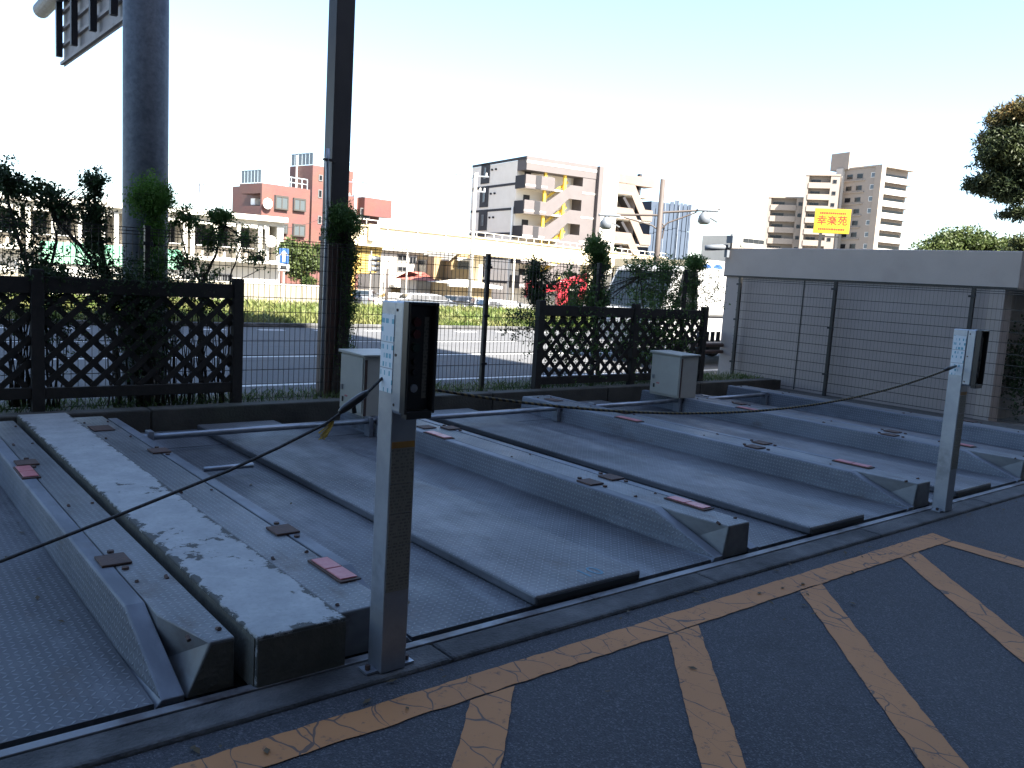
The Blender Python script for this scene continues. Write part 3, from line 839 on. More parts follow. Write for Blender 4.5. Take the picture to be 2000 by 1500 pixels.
bxo('upper_shaft', X['brownpole'], bp_, 4.27, 4.485, 8.5, 8.7, 2.05, 6.5, bevel=.008)
bxo('lower_shaft', X['browncap'], bp_, 4.262, 4.493, 8.492, 8.708, .166, 2.05, bevel=.008)
bxo('band', X['black'], bp_, 4.25, 4.5, 8.48, 8.72, 1.88, 1.93)
MB().tube([(4.22, 8.47, .17), (4.215, 8.47, 1.0), (4.22, 8.47, 2.2), (4.205, 8.48, 2.7), (4.21, 8.48, 2.85)], .022, 8).build('conduit', X['galv'], bp_, smooth=True)
bxo('conduit_bracket', X['brownpole'], bp_, 4.16, 4.3, 8.46, 8.5, 2.72, 2.745)


# ------------------------------------------------------------------ foliage
def leaf_mesh(pts, size, jitter=.5, up=0.0, needle=1.0):
    n = len(pts)
    a = rng.normal(size=(n, 3)); a[:, 2] += up; a /= np.linalg.norm(a, axis=1, keepdims=True)
    b = rng.normal(size=(n, 3)); b -= a * (a * b).sum(1, keepdims=True); b /= np.linalg.norm(b, axis=1, keepdims=True)
    s = size * (1 - jitter / 2 + jitter * rng.random((n, 1)))
    nrm = np.cross(a, b)
    v = np.stack([pts, pts + a * s * .5 + b * s * .28 * needle + nrm * s * .06, pts + a * s, pts + a * s * .5 - b * s * .28 * needle + nrm * s * .06], 1).reshape(-1, 3)
    return v


def quads_object(name, v, mt, parent=None, kind=None):
    n = len(v) // 4
    off = np.zeros(3)
    if parent is not None: off = np.array(parent.location)
    me = bpy.data.meshes.new(name)
    me.vertices.add(len(v)); me.vertices.foreach_set('co', (v - off).astype(np.float32).ravel())
    me.loops.add(4 * n); me.loops.foreach_set('vertex_index', np.arange(4 * n, dtype=np.int32))
    me.polygons.add(n); me.polygons.foreach_set('loop_start', np.arange(0, 4 * n, 4, dtype=np.int32))
    me.update(calc_edges=True); me.materials.append(mt)
    o = bpy.data.objects.new(name, me); COL.objects.link(o)
    if parent is not None: o.parent = parent
    if kind: o['kind'] = kind
    return o


def clump(c, r, n, sub=7, tight=.45):
    """leaf points gathered in sub-clumps inside an ellipsoid"""
    c = np.array(c, float); r = np.array(r, float)
    k = rng.normal(size=(sub, 3)); k /= np.linalg.norm(k, axis=1, keepdims=True); k *= rng.random((sub, 1)) ** .5 * .75
    idx = rng.integers(0, sub, n)
    p = rng.normal(size=(n, 3)); p /= np.linalg.norm(p, axis=1, keepdims=True); p *= rng.random((n, 1)) ** .45 * tight
    return c + (k[idx] + p) * r


def spray(c, r, n, nb):
    """leaf points strung along short shoots: open, feathery foliage"""
    c = np.array(c, float); r = np.array(r, float); per = max(3, n // nb); out = []
    for _ in range(nb):
        a = rng.normal(size=3); a /= np.linalg.norm(a); p0 = c + a * rng.random() ** .6 * r * .85
        d = rng.normal(size=3) * .8 + a * .5 + np.array([0, 0, .5]); d /= np.linalg.norm(d)
        ln = (.5 + .7 * rng.random()) * float(r.max()) * .55
        t = rng.random((per, 1)); out.append(p0 + d * t * ln + np.array([0, 0, -1.0]) * (t ** 2) * ln * .25 * rng.random() + rng.normal(size=(per, 3)) * .014)
    return np.concatenate(out)


def twig_path(p0, p1, bend, n=6):
    p0, p1 = Vector(p0), Vector(p1); d = Vector((random.uniform(-1, 1), random.uniform(-.5, .5), random.uniform(-.3, .8))) * bend
    return [p0.lerp(p1, i / n) + d * (4 * (i / n) * (1 - i / n)) + Vector((random.uniform(-1, 1), random.uniform(-1, 1), random.uniform(-1, 1))) * (.012 if 0 < i < n else 0) for i in range(n + 1)]


def shrub(name, label, base, stems, clumps, leaf, mt, cat='bush', group=None, needle=1.0, twigs=0):
    t = thing(name, label, cat, base, 0, group)
    tr = MB()
    for path, r0, r1 in stems:
        n = len(path); tr.tube(path, [r0 + (r1 - r0) * i / (n - 1) for i in range(n)], 7)
    for _ in range(twigs):
        c, r, n = random.choice(clumps)[:3]
        a = Vector(stems[0][0][-1]) if random.random() < .4 else Vector(c)
        e = Vector(c) + Vector([random.uniform(-1, 1) * q for q in r])
        pth = twig_path(a, e, .06); tr.tube(pth, [.007 - .0008 * i for i in range(len(pth))], 4)
    tr.build('trunk', X['bark'], t, smooth=True)
    P = np.concatenate([clump(c[0], Vector(c[1]) * 1.1, int(c[2] * 2.0), sub=max(7, int(c[2] / 35)), tight=c[3]) if len(c) > 3 else spray(c[0], Vector(c[1]) * 1.12, int(c[2] * 2.7), max(8, int(c[2] * 2.7 / 16))) for c in clumps])
    quads_object('foliage', leaf_mesh(P, leaf * .82, needle=needle), X[mt], t)
    return t


def S(u, v, y=8.62): return at_y(u, v, y)


def bez(pts, n=5):
    pts = [Vector(p) for p in pts]; out = []
    for i in range(len(pts) - 1):
        for j in range(n): out.append(pts[i].lerp(pts[i + 1], j / n) + Vector((random.uniform(-1, 1), random.uniform(-1, 1), 0)) * .008)
    out.append(pts[-1]); return out


G = 'shrubs behind the lattice fences'
shrub('hedge_shrub', 'sparse leafy shrub at the left picture edge above the lattice', S(60, 800), [(bez([S(70, 790), S(80, 600), S(30, 450), S(10, 360)]), .03, .01), (bez([S(80, 600), S(110, 470), S(100, 400)]), .018, .006)],
      [(S(10, 355), (.14, .18, .16), 520), (S(60, 375), (.2, .2, .14), 420), (S(115, 400), (.18, .18, .14), 330), (S(40, 440), (.3, .2, .2), 420), (S(60, 510), (.3, .2, .16), 420), (S(85, 540), (.16, .15, .12), 420)], .042, 'leaf_dark', group=G, twigs=40)
shrub('hedge_shrub', 'crooked dark shrub column left of the thick sign pole', S(225, 800), [(bez([S(232, 790), S(215, 560), S(165, 490), S(100, 420)]), .032, .008), (bez([S(215, 560), S(185, 440), S(183, 350)]), .028, .012), (bez([S(205, 530), S(150, 500), S(145, 440)]), .012, .005)],
      [(S(184, 360), (.1, .12, .13), 700), (S(184, 420), (.1, .12, .18), 800), (S(186, 480), (.1, .12, .16), 600), (S(140, 425), (.22, .15, .1), 200), (S(195, 530), (.15, .15, .14), 300)], .036, 'leaf_dark', group=G, twigs=36)
shrub('hedge_shrub', 'bright green topped shrub growing right in front of the thick sign pole', S(290, 800), [(bez([S(292, 790), S(292, 560), S(302, 440)]), .05, .03), (bez([S(280, 790), S(300, 600), S(310, 470)]), .03, .02)],
      [(S(290, 385, 8.6), (.19, .17, .2), 3200, .6), (S(318, 390, 8.6), (.1, .13, .14), 900, .6), (S(305, 450, 8.6), (.12, .13, .16), 1000, .6), (S(298, 520, 8.6), (.09, .12, .22), 900)], .03, 'leaf_lime', group=G, twigs=20)
shrub('hedge_shrub', 'thin branching shrub right of the thick sign pole, facade visible through it', S(400, 790), [(bez([S(392, 785), S(393, 560), S(420, 500), S(440, 440)]), .026, .006), (bez([S(393, 560), S(360, 490), S(350, 430)]), .012, .004), (bez([S(392, 784), S(446, 690), S(450, 540), S(470, 480), S(485, 450)]), .014, .004), (bez([S(450, 560), S(480, 540), S(510, 525)]), .007, .003)],
      [(S(365, 430), (.14, .12, .12), 420), (S(430, 425), (.12, .12, .07), 520), (S(415, 470), (.12, .12, .14), 420), (S(360, 510), (.14, .12, .13), 300), (S(470, 470), (.18, .12, .16), 220), (S(500, 505), (.16, .1, .1), 170), (S(395, 540), (.2, .12, .1), 200)], .036, 'leaf_mid', group=G, twigs=40)
m_ = []
for i in range(90):
    u = random.choice([random.uniform(210, 340), random.uniform(10, 120), random.uniform(340, 455)]); q = random.uniform(-35, 35)
    m_.append((bez([S(u, 795, 8.42), S(u + q * .4, 700, 8.40), S(u + q, random.uniform(560, 640), 8.40)], 4), .009, .003))
shrub('climbing_vine', 'tangle of bare vines and dark leaves inside the left lattice', S(270, 795, 8.42), m_,
      [(S(278, 640, 8.4), (.2, .05, .44), 1900), (S(110, 640, 8.42), (.12, .05, .35), 420), (S(30, 590, 8.42), (.4, .06, .16), 700), (S(270, 565, 8.36), (.75, .1, .08), 1500), (S(100, 555, 8.36), (.3, .1, .07), 700), (S(400, 590, 8.42), (.26, .06, .12), 260), (S(220, 600, 8.4), (.3, .06, .2), 600)], .036, 'leaf_dark', cat='vine', twigs=30)
shrub('climbing_vine', 'ivy with green top climbing the brown square pole', S(668, 780, 8.44), [(bez([S(655, 782, 8.46), S(672, 640, 8.46), S(680, 500, 8.46), S(678, 430, 8.46)]), .075, .04), (bez([S(655, 780, 8.46), S(668, 600, 8.45), S(690, 470, 8.46)]), .03, .012), (bez([S(655, 781, 8.46), S(690, 690, 8.5), S(705, 610, 8.5)]), .008, .003)],
      [(S(668, 425, 8.44), (.17, .15, .16), 2200, .6), (S(690, 440, 8.46), (.14, .13, .16), 1000, .6), (S(682, 510, 8.46), (.12, .12, .32), 1800, .6), (S(680, 600, 8.46), (.11, .12, .4), 1600, .6), (S(672, 700, 8.46), (.13, .12, .35), 1300, .6), (S(645, 460, 8.46), (.08, .08, .1), 220)], .03, 'leaf_mid', cat='vine', twigs=24)
shrub('hedge_shrub', 'small dark shrub column at the left end of the right lattice', S(1046, 755), [(bez([S(1050, 755), S(1048, 620), S(1046, 530)]), .025, .012)],
      [(S(1046, 530), (.13, .13, .17), 650), (S(1048, 575), (.14, .14, .18), 800), (S(1018, 625), (.35, .12, .2), 260), (S(1075, 560), (.25, .15, .2), 200)], .045, 'leaf_dark', group=G, twigs=30)
shrub('hedge_shrub', 'tall dark shrub column rising over the middle of the right lattice', S(1168, 750), [(bez([S(1168, 750), S(1165, 620), S(1170, 500)]), .035, .02)],
      [(S(1165, 485), (.24, .17, .15), 800), (S(1172, 520), (.17, .15, .2), 1000), (S(1166, 580), (.16, .15, .28), 1300), (S(1130, 560), (.4, .2, .32), 500), (S(1140, 600), (.4, .2, .15), 420)], .045, 'leaf_mid', group=G, twigs=40)
shrub('hedge_shrub', 'green topped shrub near the right end of the lattice, beside the side wall', S(1352, 745), [(bez([S(1350, 745), S(1352, 620), S(1356, 530)]), .03, .02)],
      [(S(1358, 515), (.22, .17, .15), 1500, .6), (S(1352, 560), (.12, .13, .2), 500), (S(1395, 570), (.25, .1, .35), 160), (S(1350, 610), (.2, .15, .2), 300)], .042, 'leaf_mid', group=G, twigs=30)
shrub('hedge_shrub', 'loose leafy shrub filling the gap above the far cabinet', S(1275, 748), [(bez([S(1262, 748), S(1258, 620), S(1250, 540)]), .025, .008), (bez([S(1262, 746), S(1284, 690), S(1290, 600), S(1300, 530)]), .018, .006)],
      [(S(1250, 525), (.3, .16, .16), 420), (S(1305, 530), (.35, .16, .16), 700), (S(1270, 570), (.55, .2, .28), 700), (S(1320, 590), (.4, .2, .3), 600), (S(1285, 655, 8.42), (.8, .06, .5), 2600), (S(1120, 650, 8.42), (.8, .06, .5), 1500)], .045, 'leaf_mid', group=G, twigs=60)

# weeds on the planting strip, grass on the verge
def blades(n, fx, fy, fz, h, w, lean):
    x = fx(n); y = fy(n); z = fz(x, y); hh = h * (.5 + rng.random(n)); an = rng.random(n) * 6.283
    c, s_ = np.cos(an), np.sin(an); lx = rng.normal(size=n) * lean * hh; lyy = rng.normal(size=n) * lean * hh
    b = np.stack([x, y, z], 1); t = b + np.stack([lx, lyy, hh], 1); mid = b + np.stack([lx * .35, lyy * .35, hh * .55], 1)
    sd = np.stack([c, s_, np.zeros(n)], 1) * (w * (.6 + .8 * rng.random((n, 1))))
    return np.stack([b - sd * .5, mid - sd, t, mid + sd], 1).reshape(-1, 3)


v = blades(5200, lambda n: rng.uniform(.3, 12.2, n), lambda n: 8.26 + rng.random(n) ** 1.6 * .66, lambda x, y: np.full_like(x, .163), .075, .005, .6)
o = quads_object('weeds', v, X['weed'], kind='stuff'); tag(o, 'low weeds and grass along the foot of the wire fence', 'weeds')


def gzv(x, y): return np.interp(y, [20.5, 24.5, 28.5, 31, 34], [.0, .1, .1, -.4, -1.2])


v = np.concatenate([blades(70000, lambda n: rng.uniform(-2, 44, n), lambda n: rng.uniform(20.65, 30, n), gzv, .18, .024, .5),
                    blades(9000, lambda n: rng.normal(0, 1, n) * .6 + rng.choice(rng.uniform(-2, 44, 60), n), lambda n: rng.uniform(21, 29.5, n), gzv, .25, .03, .55)])
o = quads_object('grass', v, X['grass'], kind='stuff'); tag(o, 'sunlit tall grass verge across the road', 'grass')
struct(MB().add([(sx * 60, yy, zz) for yy, zz in ((20.56, .02), (24.5, .11), (28.5, .11), (31, -.39), (34, -1.25)) for sx in (-1, 1)], [(2 * i, 2 * i + 1, 2 * i + 3, 2 * i + 2) for i in range(4)]).build('verge', X['verge'], local=True))


# ------------------------------------------------------------------ low building at the right
sb = thing('side_building', 'low grey rendered building behind the wire fence at the right', 'building', (15.5, 7.1, 0))
bxo('lower_wall', X['sidelow'], sb, 12.67, 18.0, 5.06, 9.55, -.1, 1.86)
bxo('parapet_band', X['sidewall'], sb, 12.64, 18.1, 4.68, 9.6, 1.861, 2.38, bevel=.015)
bxo('corner_pillar', X['sidewall'], sb, 12.65, 12.95, 4.84, 5.055, -.1, 1.859, bevel=.01)
for y in (7.95,):
    bxo('wall_joint', X['oldconc'], sb, 12.664, 12.669, y, y + .02, .02, 1.85)
bxo('drip_edge', X['oldconc'], sb, 12.632, 12.639, 4.69, 9.59, 1.864, 1.885)
c_ = thing('surveillance_camera', 'small white surveillance camera on the left corner of the low grey building', 'camera', (12.62, 9.55, 2.3))
MB().tube([(12.60, 9.52, 2.38), (12.45, 9.75, 2.36), (12.38, 9.86, 2.35)], [.05, .055, .05], 10).build('camera_body', X['lamp_grey'], c_, smooth=True)
bxo('bracket', X['lamp_grey'], c_, 12.56, 12.635, 9.5, 9.56, 2.2, 2.33)
MB().tube([(12.66, 9.5, 2.381), (12.66, 9.5, 2.62)], .02, 8).build('mast', X['lamp_grey'], c_)
bxo('junction_box', X['lamp_grey'], c_, 12.55, 12.68, 9.4, 9.53, 2.45, 2.58)
shrub('dark_bush', 'dark bush in the shade at the right picture edge beside the low grey building', (13.6, 4.7, 0), [(bez([(13.7, 4.7, 0), (13.7, 4.7, .9)]), .05, .02)],
      [((13.7, 4.75, .7), (.5, .35, .7), 1500), ((14.3, 4.6, .9), (.6, .4, .8), 1200)], .06, 'leaf_dark', twigs=10)
gr = thing('guard_rail', 'brown pipe guard rail seen between the right lattice and the low grey building', 'guard rail', (15, 9.45, .03))
for z in (.5, .62):
    MB().tube([(11.9, 9.5, z), (20, 9.5, z)], .035, 8).build('rail', X['browncap'], gr, smooth=True)
for x in (12.05, 14.05, 16.05, 18.05):
    MB().tube([(x, 9.56, .03), (x, 9.56, .85)], .045, 8).build('post', X['brownpole'], gr, smooth=True)
for x in np.arange(12.2, 14.0, .16):
    bxo('paling', X['fence'], gr, x, x + .1, 9.53, 9.55, .68, .86)


# ------------------------------------------------------------------ vehicles
def vehicle(name, label, loc, rz, kind, body, group=None, L=4.4, Wd=1.7, Ht=1.5, cat='car'):
    t = thing(name, label, cat, loc, rz, group)
    h = Wd / 2
    if kind == 'sedan':
        low = [(-.5, .28), (-.5, .62), (-.47, .72), (-.3, .76), (.22, .74), (.45, .62), (.5, .5), (.5, .28)]
        top = [(-.36, .75), (-.22, .97), (-.08, 1.0), (.06, .98), (.26, .73)]
    elif kind == 'wagon':
        low = [(-.5, .28), (-.5, .66), (-.48, .74), (.2, .74), (.44, .62), (.5, .5), (.5, .28)]
        top = [(-.48, .745), (-.42, .95), (-.3, 1.0), (.0, 1.0), (.1, .96), (.29, .71)]
    elif kind == 'van':
        low = [(-.5, .2), (-.5, .52), (.47, .52), (.49, .48), (.5, .40), (.5, .2)]
        top = [(-.495, .522), (-.48, .97), (-.46, 1.0), (.34, 1.0), (.40, .96), (.485, .525)]
    else:
        low = [(-.5, .28), (-.5, .66), (-.47, .74), (.22, .73), (.44, .62), (.5, .5), (.5, .28)]
        top = [(-.46, .745), (-.38, .97), (-.26, 1.0), (-.05, 1.0), (.08, .96), (.31, .70)]
    lo = [(a * L, z * Ht * .95 if kind != 'van' else z * Ht) for a, z in low]; tp = [(a * L, z * Ht) for a, z in top]
    secs = [[(x, w * h, z) for x, z in lo] for w in (-.93, -1.0, 1.0, .93)]
    for k_ in (0, 3): secs[k_] = [(x * .985, y, .28 * Ht + (z - .28 * Ht) * .97) for x, y, z in secs[k_]]
    MB().loft(secs).build('body', X[body], t, local=True, bevel=.03)
    zb, zt = tp[0][1], max(z for _, z in tp)
    def wid(z): return h * (.95 - .17 * (z - zb) / (zt - zb)) if kind != 'van' else h * (.985 - .08 * (z - zb) / (zt - zb))
    MB().loft([[(x, -wid(z), z) for x, z in tp], [(x, wid(z), z) for x, z in tp]]).build('cabin', X[body], t, local=True, bevel=.03)
    # glass: windscreen, rear window, side windows set a few mm proud of the cabin
    def lerp(a, b, q): return (a[0] + (b[0] - a[0]) * q, a[1] + (b[1] - a[1]) * q)
    a0, a1 = tp[-1], tp[-2]
    f0, f1 = lerp(a0, a1, .1), lerp(a0, a1, .93)
    MB().add([(f0[0] + .012, -wid(f0[1]) * .9, f0[1] + .008), (f0[0] + .012, wid(f0[1]) * .9, f0[1] + .008), (f1[0] + .012, wid(f1[1]) * .9, f1[1] + .008), (f1[0] + .012, -wid(f1[1]) * .9, f1[1] + .008)], [(0, 1, 2, 3)]).build('windscreen', X['glass'], t, local=True)
    b0, b1 = lerp(tp[0], tp[1], .12), lerp(tp[0], tp[1], .9)
    MB().add([(b0[0] - .012, -wid(b0[1]) * .86, b0[1] + .006), (b0[0] - .012, wid(b0[1]) * .86, b0[1] + .006), (b1[0] - .012, wid(b1[1]) * .86, b1[1] + .006), (b1[0] - .012, -wid(b1[1]) * .86, b1[1] + .006)], [(3, 2, 1, 0)]).build('rear_window', X['glass'], t, local=True)
    xl, xr = tp[0][0] + .14 * L * .5, tp[-1][0] - .06 * L
    z0_, z1_ = zb + .02, zt - .09
    xm = (xl + xr) / 2
    for s_ in (-1, 1):
        quads = ((xl, xm - .04, xm - .04, xl + .12), (xm + .04, xr, xr - .42, xm + .04)) if kind != 'van' else ((xr - .75, xr - .02, xr - .28, xr - .75),)
        for (q0, q1, q2, q3) in quads:
            w0, w1 = (wid(z0_) + .012) * s_, (wid(z1_) + .012) * s_
            MB().add([(q0, w0, z0_), (q1, w0, z0_), (q2, w1, z1_), (q3, w1, z1_)], [(0, 1, 2, 3) if s_ < 0 else (3, 2, 1, 0)]).build('side_window', X['glass_dark'], t, local=True)
        MB().ball((xr - .1, s_ * (h + .07), zb + .09), .06, .1, .07, 8, 5).build('mirror', X[body], t, local=True, smooth=True)
        MB().box(L * .455, L * .502, s_ * h * .55 - .16, s_ * h * .55 + .16, .55 * Ht * .85, .55 * Ht * .95 + .06).build('headlight', X['lamp_lens'], t, local=True, bevel=.02)
        MB().box(-L * .503, -L * .47, s_ * h * .72 - .12, s_ * h * .72 + .12, .52 * Ht, .62 * Ht).build('tail_light', X['tail'], t, local=True, bevel=.02)
        for xx in (-.31 * L, .31 * L):
            wh = MB().tube([(xx, s_ * (h - .2), .31), (xx, s_ * (h - .17), .31), (xx, s_ * (h - .01), .31), (xx, s_ * (h + .01), .31)], [.27, .31, .31, .27], 20).build('wheel', X['tyre'], t, local=True)
            MB().tube([(xx, s_ * (h + .011), .31), (xx, s_ * (h + .018), .31)], [.2, .18], 14).build('rim', X['rim_alloy'], wh, local=True)
    return t


GC = 'cars parked beyond the grass verge'


def park(u, d): q = at_d(u, 590, d); return (q.x, q.y, -1.45)


A0 = D2R(-14)
vehicle('parked_car', 'white sedan seen just left of and behind the near control post top', park(783, 62), A0, 'sedan', 'car_white', GC, 4.4, 1.7, 1.48)
vehicle('parked_car', 'silver estate car with dark windows above the near control post', park(843, 60), A0, 'wagon', 'car_silver', GC, 4.6, 1.75, 1.6)
vehicle('parked_car', 'dark compact car between the silver estate and the large white car', park(905, 64), A0 + .5, 'hatch', 'car_dark', GC, 3.8, 1.65, 1.5)
vehicle('parked_car', 'pale hatchback half hidden left of the thin dark fence post', park(942, 60), A0 + 1.3, 'hatch', 'car_silver', GC, 4.0, 1.7, 1.5)
vehicle('parked_car', 'large white hatchback right of the thin dark fence post', park(992, 57), A0, 'hatch', 'car_white', GC, 4.5, 1.76, 1.55)
vehicle('parked_car', 'small silver car near the yellow stair column right of the ivy pole', park(712, 66), A0 + 1.2, 'hatch', 'car_silver', GC, 3.9, 1.65, 1.5)
vehicle('parked_car', 'white car in front of the green tarp at far left', park(180, 60), A0 + .1, 'van', 'car_white', GC, 4.6, 1.7, 1.9)
vehicle('delivery_van', 'white van on the road behind the right lattice fence', (15.3, 12.1, 0), math.pi, 'van', 'car_white', None, 4.9, 1.85, 2.05, 'van')
# flatbed truck with folded red crane
ct = thing('crane_truck', 'flatbed truck with folded red loader crane between the right hand bushes', 'truck', (*at_d(1095, 590, 44).to_2d(), -1.45), D2R(-30))
bxo('bed', X['car_white'], ct, -3.2, 1.2, -1.0, 1.0, .9, 1.75, True, .03)
bxo('chassis', X['black'], ct, -3.2, 2.9, -.4, .4, .55, .89, True)
MB().polyx([(-.95, .7), (.95, .7), (.95, 2.1), (.8, 2.35), (-.8, 2.35), (-.95, 2.1)], 1.45, 2.95).build('cab', X['car_white'], ct, local=True, bevel=.05)
bxo('windscreen', X['glass'], ct, 2.951, 2.962, -.8, .8, 1.5, 2.1, True)
bxo('crane_column', X['crane_red'], ct, -.25, .3, -.35, .35, 1.76, 3.05, True, .04)
MB().bar((-.0, 0, 2.9), (1.3, 0, 3.35), .4, .4).build('crane_boom', X['crane_red'], ct, local=True, bevel=.03)
MB().bar((1.2, .0, 3.2), (1.0, 0, 2.1), .34, .34).build('crane_jib', X['crane_red'], ct, local=True, bevel=.03)
MB().bar((-1.6, .0, 2.45), (-.2, 0, 2.75), .42, .4).build('crane_arm', X['crane_red'], ct, local=True, bevel=.03)
bxo('crane_head', X['crane_red'], ct, -1.9, -1.45, -.3, .3, 2.1, 2.95, True, .05)
bxo('hydraulic_ram', X['galv'], ct, -1.3, -.2, -.06, .06, 2.25, 2.37, True)
for xx in (-2.3, 2.2):
    for s_ in (-1, 1):
        MB().tube([(xx, s_ * .75, .45), (xx, s_ * 1.0, .45)], .45, 16).build('wheel', X['tyre'], ct, local=True)


# ------------------------------------------------------------------ buildings
class Bld:
    """building with a near corner; local x runs along the front, local y away from the viewer"""
    def __init__(s, name, label, u, dist, deg, cat='building', zb=-1.7, group=None, v=560):
        q = at_d(u, v, dist); s.c = Vector((q.x, q.y, zb)); s.a = D2R(deg)
        s.t = thing(name, label, cat, s.c, s.a, group); s.zb = zb

    def _l(s, u, v):
        d = sight(u, v); ca, sa = math.cos(s.a), math.sin(s.a)
        o = np.array([-s.c.x, -s.c.y]); ro = np.array([o[0] * ca + o[1] * sa, -o[0] * sa + o[1] * ca]); rd = np.array([d[0] * ca + d[1] * sa, -d[0] * sa + d[1] * ca])
        return ro, rd, d

    def f(s, u, v, y=0.0):
        ro, rd, d = s._l(u, v); k = (y - ro[1]) / rd[1]; return ro[0] + k * rd[0], EYE[2] + k * d[2] - s.zb

    def l(s, u, v, x=0.0):
        ro, rd, d = s._l(u, v); k = (x - ro[0]) / rd[0]; return ro[1] + k * rd[1], EYE[2] + k * d[2] - s.zb

    def box(s, name, mt, x0, x1, y0, y1, z0, z1, parent=None):
        return MB().box(x0, x1, y0, y1, z0, z1).build(name, X[mt], parent or s.t, local=True)

    def win(s, x0, x1, z0, z1, y=0.0, fr='frame', gl='glass', mull=1, w=.07):
        m = MB()
        m.box(x0, x1, y - .06, y - .002, z0, z0 + w); m.box(x0, x1, y - .06, y - .002, z1 - w, z1)
        m.box(x0, x0 + w, y - .059, y - .002, z0 + w, z1 - w); m.box(x1 - w, x1, y - .059, y - .002, z0 + w, z1 - w)
        for i in range(1, mull + 1):
            xm = x0 + (x1 - x0) * i / (mull + 1); m.box(xm - w * .4, xm + w * .4, y - .05, y - .002, z0 + w, z1 - w)
        o = m.build('window', X[fr], s.t, local=True)
        MB().box(x0 + w, x1 - w, y - .02, y - .004, z0 + w, z1 - w).build('pane', X[gl], o, local=True)
        return o

    def lwin(s, y0, y1, z0, z1, x=0.0, fr='frame', gl='glass', w=.07):
        m = MB()
        m.box(x - .06, x - .002, y0, y1, z0, z0 + w); m.box(x - .06, x - .002, y0, y1, z1 - w, z1)
        m.box(x - .059, x - .002, y0, y0 + w, z0 + w, z1 - w); m.box(x - .059, x - .002, y1 - w, y1, z0 + w, z1 - w)
        o = m.build('window', X[fr], s.t, local=True)
        MB().box(x - .02, x - .004, y0 + w, y1 - w, z0 + w, z1 - w).build('pane', X[gl], o, local=True)
        return o


# white two-storey building at the left
b = Bld('school_block', 'long white two storey building with dark window bays behind the left bushes', 553, 84, -6.5)
x0, _ = b.f(-120, 420); zt = b.f(520, 422)[1]
zr1 = b.f(520, 432)[1]; zs = b.f(520, 508)[1]
b.box('lower_wall', 'white_wall', x0, 0, 1.2, 12, 0, zs - .35)
b.box('floor_slab', 'white_trim', x0, .1, -.1, 12, zs - .35, zs)
b.box('back_wall', 'house_w', x0, 0, 2.2, 12, zs, zr1 - .4)
b.box('roof_beam', 'white_wall', x0, 0, .2, 12, zr1 - .4, zr1)
b.box('roof_slab', 'white_trim', x0, .15, -.5, 12, zr1, zt)
ux = [553, 525, 512, 470, 425, 380, 366, 318, 270, 232, 205, 160, 110, 60, 40, -10, -60, -110]
for i, u in enumerate(ux):
    x = b.f(u, 480)[0]
    b.box('pillar', 'white_trim', x - .35 if i else x - .6, x if i else x, 0.0, 2.19, zs + .002, zr1 - .402)
for u0, u1 in ((525, 512), (508, 470), (466, 425), (422, 382), (362, 320), (316, 272), (228, 207), (202, 162), (156, 112), (108, 64), (36, -8)):
    xa, xb = b.f(u1, 480)[0], b.f(u0, 480)[0]
    b.win(min(xa, xb) + .1, max(xa, xb) - .45, zs + .9, zr1 - .75, 2.19, 'frame', 'glass_dark', 2)
    b.box('awning', 'white_trim', min(xa, xb) + .05, max(xa, xb) - .38, -.35, .1, zr1 - .75, zr1 - .45)
    b.box('balcony_rail', 'frame_w', min(xa, xb) + .05, max(xa, xb) - .38, .02, .06, zs + .95, zs + 1.0)
for u in (405, 425, 448, 375):
    x = b.f(u, 545)[0]; z = b.f(u, 545)[1]
    b.win(x - .6, x + .6, z - .45, z + .4, 1.2, 'frame', 'glass_dark', 4, .06)
d_ = b.f(527, 472); MB().ball((d_[0], -.35, d_[1]), .55, .12, .55, 14, 8).build('satellite_dish', X['dish'], b.t, local=True, smooth=True)
tp_ = thing('tarp_shed', 'low shed under a green tarp in front of the white building', 'shed', (*at_d(175, 520, 68).to_2d(), -1.7), D2R(-6))
bxo('shed_frame', X['white_wall'], tp_, -4.5, 4.5, 0, 3, 0, 2.4, True)
MB().polyx([(-.2, 2.41), (3.2, 2.41), (3.0, 3.3), (1.5, 3.9), (0, 3.3)], -3.0, 6.4).build('tarp', X['green_tarp'], tp_, local=True)
wl = Bld('boundary_wall', 'pale concrete boundary wall at the foot of the white building', 640, 62, -9, 'wall')
x0 = wl.f(-60, 560)[0]; zt = wl.f(560, 557)[1]
for i in range(12):
    xa = x0 + (0 - x0) * i / 12; xb = x0 + (0 - x0) * (i + 1) / 12
    wl.box('wall_panel', 'wall_old', xa + .02, xb - .02, 0, .15, 0, zt)
wl.box('coping', 'white_trim', x0, 0, -.04, .19, zt + .002, zt + .08)

# brick building
b = Bld('brick_building', 'red brick apartment house with roof railings, left of the brown pole', 512, 97, 10, v=357)
yl, zt = b.l(468, 366)
zt = b.f(512, 357)[1]; xr = b.f(605, 400)[0]; zb1 = b.f(520, 378)[1]; zb2 = b.f(512, 400)[1]
yl = b.l(468, 366)[0]
b.box('wall', 'brick', 1.5, xr, .31, yl + 4, 0, zt - .01)
b.box('front_wall', 'brick', .0, xr, 0, .3, 0, zt - .005)
for nm, za, zc in (('roof_parapet', zb1, zt), ('balcony_parapet', zb2 - 1.3, zb2 - .1), ('balcony_parapet', zb2 - 4.2, zb2 - 3.0)):
    b.box(nm, 'brick', .0, 1.49, .31, yl, za, zc)
b.box('balcony_floor', 'apt_in', .05, 1.48, .35, yl - .1, zb2 - 1.45, zb2 - 1.31)
b.box('balcony_door', 'glass_dark', 1.47, 1.495, 1.5, 3.8, zb2 - 1.2, zb2 + .7)
b.box('air_conditioner', 'dish', .7, 1.4, 2.5, 3.3, zb2 + .1, zb2 + .8)
